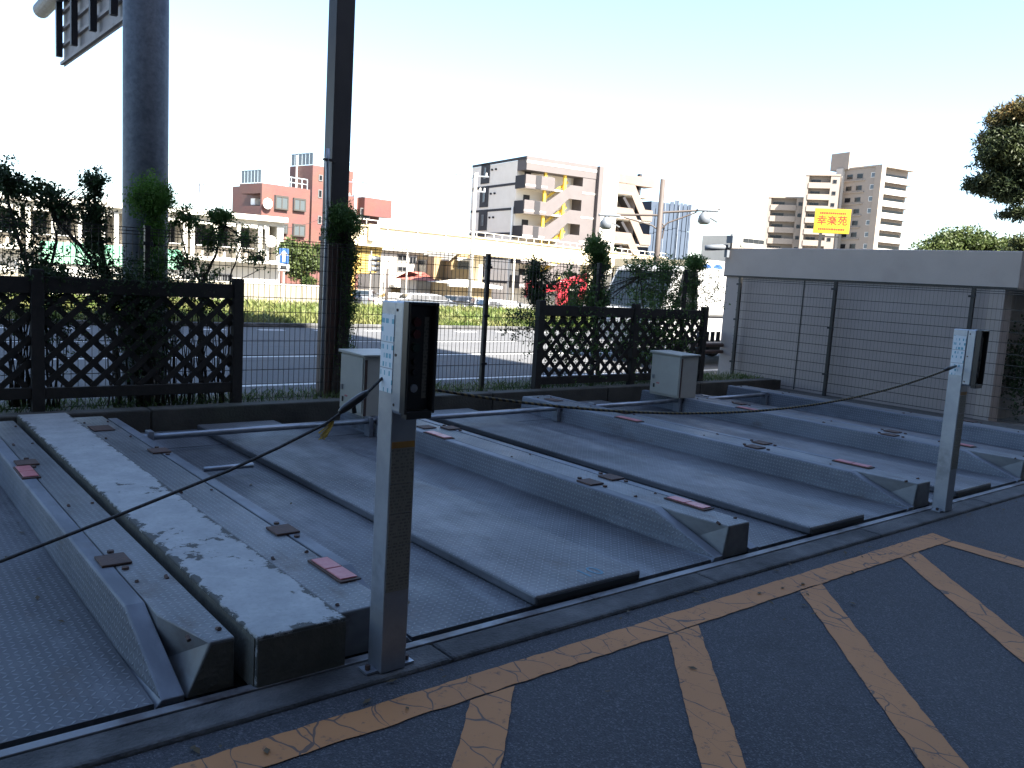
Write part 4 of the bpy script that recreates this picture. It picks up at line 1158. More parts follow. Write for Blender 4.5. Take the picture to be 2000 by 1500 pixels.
q = b.f(519, 398); MB().ball((q[0], -.4, q[1]), .6, .15, .6, 14, 8).build('satellite_dish', X['dish'], b.t, local=True, smooth=True)
for (ua, ub, va, vb) in ((535, 561, 385, 408), (571, 595, 390, 411), (549, 560, 438, 456), (570, 594, 440, 461)):
    xa, za = b.f(ua, vb); xb, zc = b.f(ub, va)
    b.win(xa, xb, za, zc, -.25, 'frame_d', 'glass_mid', 1, .14)
    b.box('bay_box', 'frame_d', xa, xb, -.248, -.002, za - .05, za + .0)
    b.box('bay_head', 'frame_d', xa, xb, -.248, -.002, zc + .0, zc + .06)
    b.box('bay_side', 'glass_pale', xa, xa + .04, -.247, -.002, za + .005, zc - .005)
# stair tower and right wing
ty = 3.0
xa = b.f(611, 330, ty)[0]; xb = b.f(690, 340, ty)[0]; zt2 = b.f(611, 322, ty)[1]
yt = b.l(566, 330, xa)[0]
b.box('tower_wall', 'brick', xa, xb, ty, yt, 0, zt2)
xc = b.f(742, 390, ty + 1)[0]; zt3 = b.f(725, 389, ty + 1)[1]
b.box('right_wing', 'brick', xb + .01, xc, ty + 1, ty + 12, 0, zt3)
b.box('right_wing_parapet', 'brick', xc - 3.5, xc + .9, ty - .3, ty + .99, zt3 - 2.2, zt3 + .02)
for (ua, ub, va, vb) in ((622, 630, 342, 353), (636, 643, 344, 354), (621, 629, 371, 386), (635, 642, 373, 387), (620, 628, 422, 437), (703, 722, 408, 426)):
    q0 = b.f(ua, vb, ty); q1 = b.f(ub, va, ty)
    b.win(q0[0], q1[0], q0[1], q1[1], ty, 'frame', 'glass_dark', 0, .1)


def railing(bb, x0, x1, y, z, n, name='roof_railing'):
    m = MB(); m.box(x0, x1, y - .03, y + .03, z + 1.05, z + 1.12); m.box(x0, x1, y - .02, y + .02, z + .5, z + .55)
    for i in range(n + 1):
        x = x0 + (x1 - x0) * i / n; m.box(x - .03, x + .03, y - .025, y + .025, z + .002, z + 1.6 if i % 3 == 0 else z + 1.05)
    return m.build(name, X['rail_blue'], bb.t, local=True)


def railing_l(bb, y0, y1, x, z, n, name='roof_railing', hh=1.5):
    m = MB(); m.box(x - .03, x + .03, y0, y1, z + hh, z + hh + .07)
    for i in range(n + 1):
        y = y0 + (y1 - y0) * i / n; m.box(x - .025, x + .025, y - .03, y + .03, z + .002, z + hh)
    o = m.build(name, X['rail_blue'], bb.t, local=True)
    MB().box(x - .01, x + .01, y0, y1, z + .1, z + hh - .05).build('screen_panel', X['glass_pale'], o, local=True)
    return o


railing(b, .3, xr - .2, .3, zt, 8); railing_l(b, .5, yl, .2, zt, 6)
railing(b, xa + .2, xb - .2, ty + .2, zt2, 4); railing_l(b, ty + .3, yt, xa + .2, zt2, 6)
railing(b, xb + .4, xc - .2, ty + 1.3, zt3, 5)
MB().tube([(xa - .15, ty + 3, zt - .5), (xa - .15, ty + 3, zt2 + 1.2)], .09, 8).build('vent_pipe', X['dish'], b.t, local=True)

# centre apartment house with open stairs
b = Bld('apartment_house', 'grey apartment house with open stairs and yellow rails behind the footbridge', 1030, 96, -8, v=304)
zp = [b.f(1030, v)[1] for v in (304, 340, 390, 440)]
HS = (zp[3] - zp[1]) / 2 * -1
W = b.f(1169, 340)[0]; yend = b.l(922, 350, 0)[0]
ztop = zp[0]
b.box('core', 'apt_wall', 0, W, 2.0, yend, 0, ztop - .35)
b.box('roof_slab', 'apt_front', 0, W, .0, 1.99, ztop - 1.5, ztop)
b.box('roof_band', 'apt_white', -.03, W + .02, -.03, -.003, ztop - .75, ztop - .45)
b.box('roof_edge', 'apt_dark', -.06, .0, 0.02, yend, ztop - .33, ztop - .02)
xs1 = b.f(1050, 350)[0]; xs2 = b.f(1077, 395)[0]; xs3 = b.f(1122, 355)[0]; xs4 = b.f(1139, 355)[0]
xd0, xd1 = b.f(1047, 350)[0], b.f(1058, 350)[0]
b.box('end_wall', 'apt_front', xs4, W, .05, 1.99, 0, ztop - 1.501)
for k_ in range(5):
    zt_ = zp[1] - k_ * HS; z0_ = zt_ - 1.25
    if z0_ < -1: continue
    b.box('corridor_floor', 'apt_in', .02, xs4 - .02, .16, 1.99, z0_ - .2, z0_ - .02)
    # parapet that runs on into the stair flight going up to the right
    up = HS * .78
    pts = [(0.0, z0_ - .25), (xs2, z0_ - .25), (xs3 - .6, z0_ - .25 + up), (xs4 - .01, z0_ - .25 + up), (xs4 - .01, z0_ + up + 1.3), (xs3 - .4, z0_ + up + 1.3), (xs2 - .6, zt_), (0.0, zt_)]
    if k_ == 0: pts = [(0.0, z0_ - .25), (xs2 + .3, z0_ - .25), (xs2 + .3, zt_), (0.0, zt_)]
    MB().poly(pts, 0.0, .15).build('parapet', X['apt_front'], b.t, local=True)
    b.box('parapet_band', 'apt_white', -.02, xs2 - .7, -.025, -.002, z0_ + .0, z0_ + .18)
    b.box('dark_panel', 'apt_dark', xd0, xd1, -.04, -.0255, z0_ - .2, zt_ - .02)
    b.box('side_parapet', 'apt_dark', -.05, -.0, .16, 2.2, z0_ - .25, zt_ - .05)
    b.box('end_band', 'apt_white', xs4 + .02, W + .02, .02, .048, z0_ - .1, z0_ + .1)
    for xx in (1.0, 3.9, 6.6, 9.2):
        if xx < xs4 - 1:
            b.box('door', 'apt_dark' if xx in (1.0, 9.2) else 'frame_w', xx, xx + .85, 1.96, 1.995, z0_ + .0, z0_ + 2.0)
    if k_ > 0:
        MB().bar((xs2 - .5, .9, zt_ + .35), (xs3 - .3, .9, zt_ + up + .45), .12, .28).build('stair_rail', X['yellow_st'], b.t, local=True)
    for xx in (xs2 - .9, xs3 - 1.2):
        b.box('yellow_post', 'yellow_st', xx, xx + .3, .3, .6, z0_, z0_ + HS - .22)
yA, yB = b.l(944, 340)[0], b.l(953, 340)[0]
for k_ in range(6):
    zc = b.l(980, 362)[1] - k_ * HS
    if zc > .5: b.box('floor_band', 'apt_dark', -.04, -.003, 2.2, yend - .1, zc - .14, zc + .14)
    z2 = b.l(948, 336)[1] - k_ * HS
    if z2 > 1:
        b.box('window_strip', 'apt_dark', -.06, -.042, min(yA, yB) - .5, max(yA, yB) + .5, z2 - HS * .5, z2 + HS * .38)
        b.lwin(min(yA, yB) + .3, max(yA, yB) - .3, z2 - .8, z2 + .5, -.062, 'frame', 'glass_pale')
    for yy in (9.0, 10.2):
        z3 = zc + 1.95
        if z3 > 0: MB().tube([(-.2, yy * yend / 17, z3), (-.0, yy * yend / 17, z3)], .12, 8).build('vent', X['apt_dark'], b.t, local=True)
MB().tube([(-.12, 2.35, 0), (-.12, 2.35, zp[1] - 3.5)], .12, 8).build('drain_pipe', X['frame_w'], b.t, local=True)

# second block, sunlit side
b = Bld('apartment_annex', 'pale apartment block with dark stair undersides, right of the grey apartment house', 1171, 101, -8, v=345)
xa = b.f(1205, 400)[0]; xb = b.f(1262, 400)[0]; xe = b.f(1276, 400)[0]; zt = b.f(1205, 338)[1]
b.box('plain_wall', 'white_wall', .6, xa, 0, 10, 0, zt + .35)
b.box('side_return', 'apt_front', .0, .59, .02, 10, 0, zt + .5)
b.box('core', 'pinkw', xa + .01, xb, 2.0, 10, 0, zt - .3)
b.box('roof_slab', 'pinkw', xa + .01, xe, .0, 1.99, zt - 1.1, zt)
b.box('roof_core', 'pinkw', xb + .01, xe - 1, 2.0, 9, 0, zt - .3)
for k_ in range(5):
    z0_ = b.f(1220, 378)[1] - k_ * 2.9
    if z0_ < 0: continue
    b.box('corridor_floor', 'apt_in', xa + .02, xe - .1, .16, 1.98, z0_ - .2, z0_)
    wx = xe - xa
    MB().poly([(xa + .02, z0_ - .1), (xa + wx * .38, z0_ - .1), (xe - wx * .28, z0_ - 2.9), (xe, z0_ - 2.9), (xe, z0_ - 1.6), (xe - wx * .22, z0_ - 1.6), (xa + wx * .44, z0_ + 1.25), (xa + .02, z0_ + 1.25)], 0, .15).build('parapet', X['pinkw'], b.t, local=True)
    MB().bar((xa + wx * .2, .8, z0_ - .4), (xe - wx * .4, .8, z0_ - 3.0), 1.2, .35).build('stair_flight', X['apt_dark'], b.t, local=True)
    b.box('parapet_band', 'apt_white', xa + .02, xa + wx * .4, -.02, -.003, z0_ + .0, z0_ + .2)
    b.box('dark_post', 'apt_dark', xa + wx * .62, xa + wx * .68, .4, .9, z0_ - .2, z0_ + 2.6)
    b.box('door', 'frame_w', xa + wx * .45, xa + wx * .55, 1.95, 1.99, z0_, z0_ + 2.0)
    b.box('window', 'glass_dark', xa + wx * .1, xa + wx * .28, 1.95, 1.99, z0_ + .8, z0_ + 2.0)

# sheeted building under work
b = Bld('sheeted_building', 'building wrapped in pale blue white scaffold sheets behind the twin lamp post', 1272, 112, -6, v=400)
xr = b.f(1352, 400)[0]; zt = b.f(1300, 388)[1]; xm_ = b.f(1322, 400)[0]
b.box('core', 'sheet', .3, xr - .3, .3, 8, 0, zt - .5)
n = 9
for i in range(n):
    xa_, xb_ = xr * i / n, xr * (i + 1) / n
    z1 = zt - abs(i - 5) * .25 if i < 7 else zt - .3
    for j in range(4):
        za, zb_ = z1 * j / 4, z1 * (j + 1) / 4
        MB().loft([[(xa_ + .03, -.02, za + .03), (xb_ - .03, .06, za + .03), (xb_ - .03, .0, zb_ - .03), (xa_ + .03, -.06, zb_ - .03)], [(xa_ + .03, .02, za + .03), (xb_ - .03, .1, za + .03), (xb_ - .03, .04, zb_ - .03), (xa_ + .03, -.02, zb_ - .03)]]).build('sheet', X['sheet'], b.t, local=True)
for x in (xr * .3, xr * .65, xr * .95):
    MB().tube([(x, -.3, 0), (x, -.3, zt + .8)], .06, 6).build('scaffold_tube', X['galv'], b.t, local=True)

# tower block at the right
b = Bld('tower_block', 'tall tan tower block with white balconies on its sunlit side', 1724, 232, -12, v=321)
zt = b.f(1724, 321)[1]; xr = b.f(1786, 345)[0]; yA = b.l(1640, 335)[0]; HS = 2.95
b.box('core', 'tan', 0, xr - .2, 1.8, yA, 0, zt - .4)
b.box('corner_pier', 'tan_l', -.25, 1.2, -.2, 1.79, 0, zt)
b.box('roof_slab', 'tan_l', 1.21, xr + .3, -.2, 1.79, zt - .5, zt)
b.box('roof_edge', 'tan_l', -.3, xr, 1.8, yA + .3, zt - .39, zt)
b.box('white_pier', 'apt_white', -1.0, -.02, yA * .86, yA + .2, 0, zt - .1)
for k_ in range(13):
    z0_ = zt - .9 - (k_ + 1) * HS
    if z0_ < 0: break
    b.box('balcony_floor', 'tan', 1.22, xr, -.1, 1.79, z0_ - .25, z0_)
    b.box('balcony_front', 'apt_white', 1.22, xr, -.2, -.05, z0_ - .25, z0_ + 1.15)
    b.box('balcony_window', 'glass_dark', 1.8, xr - .8, 1.75, 1.795, z0_ + .1, z0_ + 2.1)
    for fr, wd in ((.12, .11), (.42, .14), (.66, .14)):
        b.lwin(yA * fr, yA * (fr + wd), z0_ + .9, z0_ + 2.1, 0, 'frame_w' if fr < .2 else 'frame', 'glass_pale' if fr < .2 else 'glass_dark')
    b.box('side_ledge', 'tan_l', -.35, -.0, yA * .36, yA * .84, z0_ + .3, z0_ + .5)
xa_, za_ = b.f(1660, 300, 10); xb_, _ = b.f(1690, 300, 10)
b.box('lift_house', 'tan', xa_, xb_, 10, 16, zt - .39, b.f(1675, 299, 10)[1])


def wing(label, u0, u1, vt, d, floors, deg, nm='tower_wing'):
    w = Bld(nm, label, u0, d, deg, v=vt)
    xr_ = w.f(u1, vt)[0]; z_ = w.f((u0 + u1) / 2, vt)[1]
    w.box('core', 'tan', 0, xr_, 1.6, 14, 0, z_ - .4); w.box('roof_slab', 'tan_l', -.1, xr_ + .1, -.1, 14.1, z_ - .39, z_)
    w.box('side_pier', 'tan', -.05, .8, 0, 1.59, 0, z_ - .4); w.box('side_pier', 'tan_l', xr_ - 2.2, xr_ + .05, .0, 1.59, 0, z_ - .4)
    for k2 in range(floors):
        z0 = z_ - .4 - (k2 + 1) * 2.95
        if z0 < 0: break
        w.box('balcony_front', 'tan_l', .81, xr_ - 2.21, -.15, .0, z0 - .25, z0 + 1.2)
        w.box('balcony_floor', 'tan', .81, xr_ - 2.21, .01, 1.59, z0 - .25, z0)
        w.win(1.3, max(2.2, xr_ * .45), z0 + .2, z0 + 2.1, 1.59, 'frame', 'glass_dark', 1)
        w.win(xr_ - 1.7, xr_ - .7, z0 + 1.0, z0 + 2.0, 0, 'frame', 'glass_dark', 0)
    return w


wing('tan wing of the tower block with curved looking balconies, left of its white pier', 1575, 1642, 340, 236, 12, -58)
wing('lowest tan wing of the tower block, at its left end', 1501, 1574, 384, 240, 10, -58)
w = Bld('far_block', 'small far white block with peaked roof left of the tower block', 1428, 260, -8, v=460)
xr = w.f(1498, 460)[0]; zt = w.f(1450, 462)[1]
w.box('wall', 'white_wall', 0, xr, 0, 12, 0, zt)
for k_ in range(3):
    w.box('balcony_front', 'white_trim', 4, xr, -.8, -.0, zt - 3.0 - k_ * 3.1, zt - 1.9 - k_ * 3.1)
    w.win(5, xr - 1, zt - 1.8 - k_ * 3.1, zt - .4 - k_ * 3.1, 0, 'frame', 'glass_dark', 3)
xa_ = w.f(1478, 450)[0]
MB().loft([[(xa_ - 4, 0, zt + .01), (xa_ + 4, 0, zt + .01), (xa_ + 4, 8, zt + .01), (xa_ - 4, 8, zt + .01)], [(xa_ - .2, 3.8, zt + 4.5), (xa_ + .2, 3.8, zt + 4.5), (xa_ + .2, 4.2, zt + 4.5), (xa_ - .2, 4.2, zt + 4.5)]]).build('roof', X['roof_grey'], w.t, local=True)
w = Bld('low_store', 'low cream building behind round blue signs left of the side wall', 1345, 75, -6, v=520)
xr = w.f(1440, 520)[0]; zt = w.f(1400, 512)[1]
w.box('wall', 'cream', 0, xr, 0, 10, 0, zt); w.box('fascia', 'white_trim', -.2, xr + .3, -.3, -.02, zt - .9, zt + .1)
w.win(2, xr - 1, .8, 3.0, 0, 'frame_w', 'glass', 4)


# houses under the footbridge
def house(label, u0, u1, vt, d, deg, wallm, roofm, gable=False, depth=7, nm='house', rise=1.3):
    h_ = Bld(nm, label, u0, d, deg, 'house')
    xr_ = h_.f(u1, 540)[0]; z_ = h_.f((u0 + u1) / 2, vt)[1]
    h_.box('wall', wallm, 0, xr_, 0, depth, 0, z_)
    if gable:
        MB().loft([[(-.5, -.6, z_ - .2), (xr_ / 2, -.6, z_ + 1.6), (xr_ + .5, -.6, z_ - .2), (xr_ + .5, -.6, z_ - .05), (xr_ / 2, -.6, z_ + 1.78), (-.5, -.6, z_ - .05)],
                   [(-.5, depth + .5, z_ - .2), (xr_ / 2, depth + .5, z_ + 1.6), (xr_ + .5, depth + .5, z_ - .2), (xr_ + .5, depth + .5, z_ - .05), (xr_ / 2, depth + .5, z_ + 1.78), (-.5, depth + .5, z_ - .05)]]).build('roof', X[roofm], h_.t, local=True)
        MB().poly([(0, z_ + .002), (xr_, z_ + .002), (xr_ / 2, z_ + 1.55)], .0, .2).build('gable', X[wallm], h_.t, local=True)
    else:
        MB().loft([[(-.5, -.5, z_ + .01), (xr_ + .5, -.5, z_ + .01), (xr_ + .5, depth + .5, z_ + .01), (-.5, depth + .5, z_ + .01)], [(1.5, depth / 2 - .3, z_ + rise), (xr_ - 1.5, depth / 2 - .3, z_ + rise), (xr_ - 1.5, depth / 2 + .3, z_ + rise), (1.5, depth / 2 + .3, z_ + rise)]]).build('roof', X[roofm], h_.t, local=True)
    return h_, xr_, z_


h_, xr, zt = house('white two storey house with small dark windows behind the traffic light', 742, 826, 492, 88, -10, 'house_w', 'roof_grey')
for (ua, ub, va, vb) in ((776, 796, 501, 506), (799, 813, 505, 512), (816, 821, 506, 512), (776, 795, 524, 527), (747, 751, 554, 564), (820, 828, 563, 570)):
    q0 = h_.f(ua, vb); q1 = h_.f(ub, va); h_.win(q0[0], q1[0], q0[1] - .15, q1[1] + .15, 0, 'frame', 'glass_dark', 1)
q0 = h_.f(760, 560); q1 = h_.f(800, 555)
h_.box('porch_roof', 'white_trim', q0[0], q1[0], -1.6, -.01, q0[1], q0[1] + .25); h_.box('porch_wall', 'house_tan', q0[0] + .2, q1[0] - .2, -.3, -.01, 0, q0[1] - .01)
l2, xr, zt = house('small annex with red tiled lean-to roof beside the white house', 812, 842, 548, 82, -10, 'house_w', 'roof_red', depth=4, nm='annex', rise=.8)
l2.win(xr * .25, xr * .75, zt - 2.4, zt - 1.4, 0, 'frame', 'glass_pale', 1); l2.box('shade_panel', 'roof_grey', .05, xr - .05, -.05, -.005, zt - .9, zt - .02)
h3, xr, zt = house('tan gabled two storey house under the middle of the footbridge', 879, 935, 508, 84, -12, 'house_tan', 'roof_grey', True)
q0 = h3.f(893, 525); q1 = h3.f(925, 512); h3.win(q0[0], q1[0], q0[1], q1[1], 0, 'frame', 'glass_dark', 2)
h3.box('window_hood', 'white_trim', q0[0] - .3, q1[0] + .3, -.7, -.07, q1[1] + .05, q1[1] + .35)
q = h3.l(850, 520)[0]
h3.box('side_wing', 'house_tan', -1.2, -.01, 1.5, 9, 0, zt + .2); h3.lwin(3.5, 6.0, zt - 1.6, zt - .2, -1.2, 'frame', 'glass_dark')
h4, xr, zt = house('tan single storey house with wide white eaves in front of the gabled house', 886, 962, 556, 76, -12, 'house_tan', 'white_trim', False, 5, rise=.4)
h4.box('fascia', 'white_trim', -.7, xr + .7, -.7, -.05, zt - .25, zt - .0); h4.win(xr * .35, xr * .55, zt - 2.6, zt - 1.2, 0, 'frame', 'glass_pale', 1)
h5, xr, zt = house('brownish house in the shade left of the gabled house', 838, 876, 502, 92, -10, 'house_tan', 'roof_grey', False, 6)
q0 = h5.f(830, 530); q1 = h5.f(853, 512); h5.win(max(q0[0], .3), q1[0] + .8, q0[1], q1[1], 0, 'frame', 'glass_dark', 1)

# footbridge
A = at_d(693, 455, 70); B = at_d(1300, 520, 104)
ang = math.atan2(B.y - A.y, B.x - A.x); Lb = math.hypot(B.x - A.x, B.y - A.y)
fb = thing('footbridge', 'cream painted footbridge girder crossing in front of the houses', 'footbridge', (A.x, A.y, -1.7), ang)
zg0, zg1 = 1.7 + 3.55, 1.7 + 5.05
MB().box(-.5, Lb, 0, .35, zg0, zg1).build('girder', X['cream'], fb, local=True)
MB().box(-.5, Lb, 2.2, 2.5, zg0, zg1).build('girder', X['cream'], fb, local=True)
MB().box(-.5, Lb, .351, 2.19, zg0 + .6, zg0 + .8).build('deck', X['cream'], fb, local=True)
MB().box(-.55, Lb, -.12, .36, zg0 - .08, zg0 - .002).build('bottom_flange', X['cream'], fb, local=True)
MB().box(-.55, Lb, -.15, .36, zg1 + .002, zg1 + .12).build('top_flange', X['cream'], fb, local=True)
for i in range(1, 14):
    x = Lb * i / 14; MB().box(x - .04, x + .04, -.1, -.002, zg0 + .002, zg1 - .002).build('web_stiffener', X['cream'], fb, local=True)
rl = MB(); rl.box(-.5, Lb, 0, .06, zg1 + .52, zg1 + .58)
for i in range(40):
    x = Lb * i / 40; rl.box(x - .03, x + .03, .01, .05, zg1 + .121, zg1 + .519)
rl.build('handrail', X['white_trim'], fb, local=True)
for x in (.3, Lb * .33, Lb * .7):
    MB().box(x - .3, x + .3, .6, 1.9, 0, zg0 - .081).build('column', X['cream_dk' if x < 1 else 'cream'], fb, local=True)
# stair at the left end, its soffit seen from below
MB().poly([(.62, zg0 - .1), (3.3, zg0 - .1), (2.7, zg0 - 2.2), (.62, zg0 - 2.4)], .5, 2.1).build('stair_flight', X['cream_dk'], fb, local=True)
for i in range(9):
    MB().box(.65, 2.8, .45, .49, zg0 - .35 - i * .22, zg0 - .28 - i * .22).build('stair_tread', X['cream_dk'], fb, local=True)
MB().poly([(1.2, zg1 + .2), (2.4, zg1 + .2), (1.7, zg0 + .4), (1.2, zg0 + .4)], -.3, -.16).build('bracket', X['cream'], fb, local=True)

# traffic light
q = at_d(733, 515, 62)
tl = thing('traffic_light', 'vertical traffic light with white back board under the footbridge', 'traffic light', (q.x, q.y, -1.7), ang)
hz = q.z + 1.7
MB().box(-.42, -.22, .2, .26, hz - .55, hz + .58).build('back_board', X['sign_white'], tl, local=True)
for k_ in range(3):
    z = hz + .36 - k_ * .37
    MB().tube([(-.2, .2, z), (.1, .15, z)], .16, 14).build('lamp_housing', X['lamp_grey'], tl, local=True)
    MB().tube([(.102, .15, z), (.42, .08, z)], [.19, .17], 14).build('visor', X['black'], tl, local=True)
MB().tube([(-.1, .4, 0), (-.1, .4, hz + .9)], .07, 10).build('pole', X['pole_conc'], tl, local=True)


def pole(label, u, vtop, d, r=.15, mt='pole_conc', arms=(), extra=True, zb=-1.7, nm='utility_pole', lean=0):
    q = at_d(u, vtop, d)
    t = thing(nm, label, 'pole', (q.x, q.y, zb), D2R(-38))
    h = q.z - zb
    MB().tube([(0, 0, 0), (0, 0, h * .5), (lean, 0, h)], [r, r * .9, r * .75], 12).build('shaft', X[mt], t, local=True, smooth=True)
    for (dz, w, off) in arms:
        MB().box(-w / 2 + off, w / 2 + off, -.05 + r, .05 + r, h - dz, h - dz + .1).build('crossarm', X['galv'], t, local=True)
        for k_ in (-.42, -.15, .15, .42):
            MB().tube([(w * k_ + off, r, h - dz + .1), (w * k_ + off, r, h - dz + .32)], .05, 8).build('insulator', X['dish'], t, local=True)
    return t, h


pole('pale concrete utility pole with crossarm left of the grey apartment house', 930, 338, 66, .16, 'pole_conc', ((.25, 2.6, -.3), (1.4, 1.2, .2)))
pole('thin dark pole rising from behind the near control post', 757, 525, 55, .11, 'pole_brown')
pole('thin white pole in front of the white house', 796, 486, 70, .09, 'pole_conc')
pole('slim white pole right of the thin dark fence post, behind the houses', 1005, 505, 80, .12, 'pole_conc')
t, h = pole('far pale utility pole with transformer left of the brick building', 385, 318, 120, .2, 'pole_conc', ((.5, 4, -2.2), (2.2, 1.5, .3)))
MB().tube([(.5, .3, h - 3.8), (.5, .3, h - 2.5)], .4, 10).build('transformer', X['galv'], t, local=True)
t, h = pole('utility pole with wires seen right of the brown square pole', 696, 345, 90, .18, 'pole_conc', ((.6, 2.4, 0), (2.0, 1.6, 0)))
# twin lamp post
t, h = pole('brown street lamp post with two long arms right of the apartment blocks', 1295, 350, 36, .14, 'pole_brown', (), nm='street_lamp', zb=-1.2)
q0 = 1.6 + 1.2
za = at_d(1290, 415, 36).z + 1.2
MB().tube([(.05, 0, za), (2.45, 0, za + .28)], .045, 8).build('arm', X['pole_brown'], t, local=True)
MB().tube([(-.05, 0, za - .12), (-2.4, 0, za - .22)], .045, 8).build('arm', X['pole_brown'], t, local=True)
MB().tube([(.05, 0, za - .7), (.35, 0, za - .4), (1.5, 0, za + .1)], .03, 8).build('brace', X['pole_brown'], t, local=True)
MB().tube([(-.05, 0, za - .7), (-.3, 0, za - .55), (-1.5, 0, za - .28)], .03, 8).build('brace', X['pole_brown'], t, local=True)
for s_, xx, zz in ((1, 1.95, za + .05), (-1, -2.1, za - .4)):
    MB().box(xx - .45, xx + .45, -.12, .12, zz + .1, zz + .2).build('lamp_frame', X['lamp_grey'], t, local=True, bevel=.03)
    MB().tube([(xx - .1, 0, zz + .1), (xx - .1, 0, zz - .1), (xx - .12, 0, zz - .35), (xx - .12, 0, zz - .42)], [.1, .24, .26, .15], 14).build('lamp_shade', X['lamp_grey'], t, local=True, smooth=True)
    MB().bar((xx + .15, 0, zz - .15), (xx + .45, 0, zz - .3), .2, .04).build('visor', X['lamp_grey'], t, local=True)
MB().box(-.12, .7, .16, .5, h * .25, h * .25 + .9).build('control_box', X['pole_brown'], t, local=True)
MB().tube([(.0, .2, h - 1.6), (.25, .2, h - 1.9), (.2, .2, h - 2.4)], .03, 6).build('bracket', X['pole_brown'], t, local=True)


# round and square signs
def sign(label, u, v, d, r, mt, arrow=False, zb=-1.7):
    q = at_d(u, v, d); t = thing('traffic_sign', label, 'traffic sign', (q.x, q.y + .1, zb), D2R(-32)); h = q.z - zb
    MB().tube([(0, .08, 0), (0, .08, h + r)], .05, 8).build('post', X['sign_white'], t, local=True)
    if arrow:
        MB().box(-r * .62, r * .62, -.02, .02, h - r, h + r).build('sign_face', X[mt], t, local=True, bevel=.01)
        MB().poly([(-.08, h - r * .75), (.08, h - r * .75), (.08, h + r * .1), (.26, h + r * .1), (0, h + r * .75), (-.26, h + r * .1), (-.08, h + r * .1)], -.03, -.022).build('arrow', X['sign_white'], t, local=True)
        MB().box(-r * .75, r * .75, -.02, .02, h - r * 2.0, h - r * 1.1).build('lower_plate', X['sign_white'], t, local=True)
        MB().box(-r * .4, r * .4, -.03, -.022, h - r * 1.8, h - r * 1.3).build('plate_mark', X['black'], t, local=True)
    else:
        MB().tube([(0, -.02, h), (0, .02, h)], r, 24).build('sign_face', X[mt], t, local=True)
        MB().tube([(0, -.028, h), (0, -.021, h)], r * .75, 24).build('sign_disc', X['blue_sign'] if mt == 'sign_white' else X[mt], t, local=True)
    return t


sign('blue direction sign with white arrow on a white post beside the round tree', 556, 500, 50, .42, 'blue_sign', True, -1.7)
sign('round blue traffic sign left of the side wall', 1382, 527, 60, .4, 'blue_sign')
sign('round blue and white traffic sign nearest the side wall', 1404, 526, 60, .45, 'sign_white')
# pipe railing behind the grass
pr = thing('pipe_railing', 'grey pipe railing behind the grass verge left of the control post', 'railing', (*at_d(690, 590, 40).to_2d(), -.9), D2R(-8))
for z in (.15, .45, .75):
    MB().tube([(-7, 0, z), (3.2, 0, z)], .035, 6).build('rail', X['pole_brown'], pr, local=True)
for x in np.arange(-7, 3.3, 1.7):
    MB().tube([(x, 0, -.9), (x, 0, .85)], .045, 6).build('post', X['pole_brown'], pr, local=True)

# yellow billboard
q = at_d(1625, 432, 62)
bb = thing('billboard', 'yellow restaurant billboard with red characters in front of the tower block', 'billboard', (q.x, q.y, -1.7), D2R(-52))
h = q.z + 1.7
MB().box(-1.15, 1.15, -.1, .1, h - .82, h + .82).build('panel', X['bill_yellow'], bb, local=True, bevel=.02)
for x in (-.65, .6):
    MB().box(x - .09, x + .09, -.08, .08, 0, h - .821).build('post', X['black'], bb, local=True)
MB().box(-.56, .51, -.05, .05, h - 1.1, h - 1.0).build('cross_tie', X['black'], bb, local=True)


def text_mesh(txt, size):
    cu = bpy.data.curves.new('lettering', 'FONT'); cu.body = txt; cu.size = size; cu.align_x = 'CENTER'; cu.align_y = 'CENTER'; cu.extrude = .004; cu.offset = .004
    to = bpy.data.objects.new('tmp', cu); COL.objects.link(to)
    dg = bpy.context.evaluated_depsgraph_get(); me = bpy.data.meshes.new_from_object(to.evaluated_get(dg))
    COL.objects.unlink(to); bpy.data.objects.remove(to); me.materials.clear(); return me


me = text_mesh('幸楽苑', .66); me.materials.append(X['bill_red'])
o = bpy.data.objects.new('lettering', me); COL.objects.link(o); o.parent = bb; o.location = (0, -.108, h); o.rotation_euler = (math.pi / 2, 0, 0)
for z in (h + .52, h - .55):
    m = MB(); x = -.85
    while x < .8:
        w_ = random.uniform(.06, .14); m.box(x, x + w_, -.108, -.1005, z - .06, z + .06); x += w_ + .035
    m.build('small_print', X['bill_red'], bb, local=True)


# ------------------------------------------------------------------ trees
def tree(label, base, trunk, clumps, leaf, mt, nm='tree', needle=1.0, mt2=None, cl2=()):
    t = thing(nm, label, 'tree', base)
    m = MB()
    for path, r0, r1 in trunk:
        n_ = len(path); m.tube(path, [r0 + (r1 - r0) * i / (n_ - 1) for i in range(n_)], 9)
    m.build('trunk', X['bark'], t, smooth=True)
    P = np.concatenate([clump(c, r, n_ * 2, sub=max(9, n_ // 70), tight=.45) for c, r, n_ in clumps])
    quads_object('crown', leaf_mesh(P, leaf, needle=needle), X[mt], t)
    if cl2:
        P = np.concatenate([clump(c, r, n_ * 2, sub=max(9, n_ // 70), tight=.45) for c, r, n_ in cl2])
        quads_object('crown', leaf_mesh(P, leaf, needle=needle), X[mt2], t)
    return t


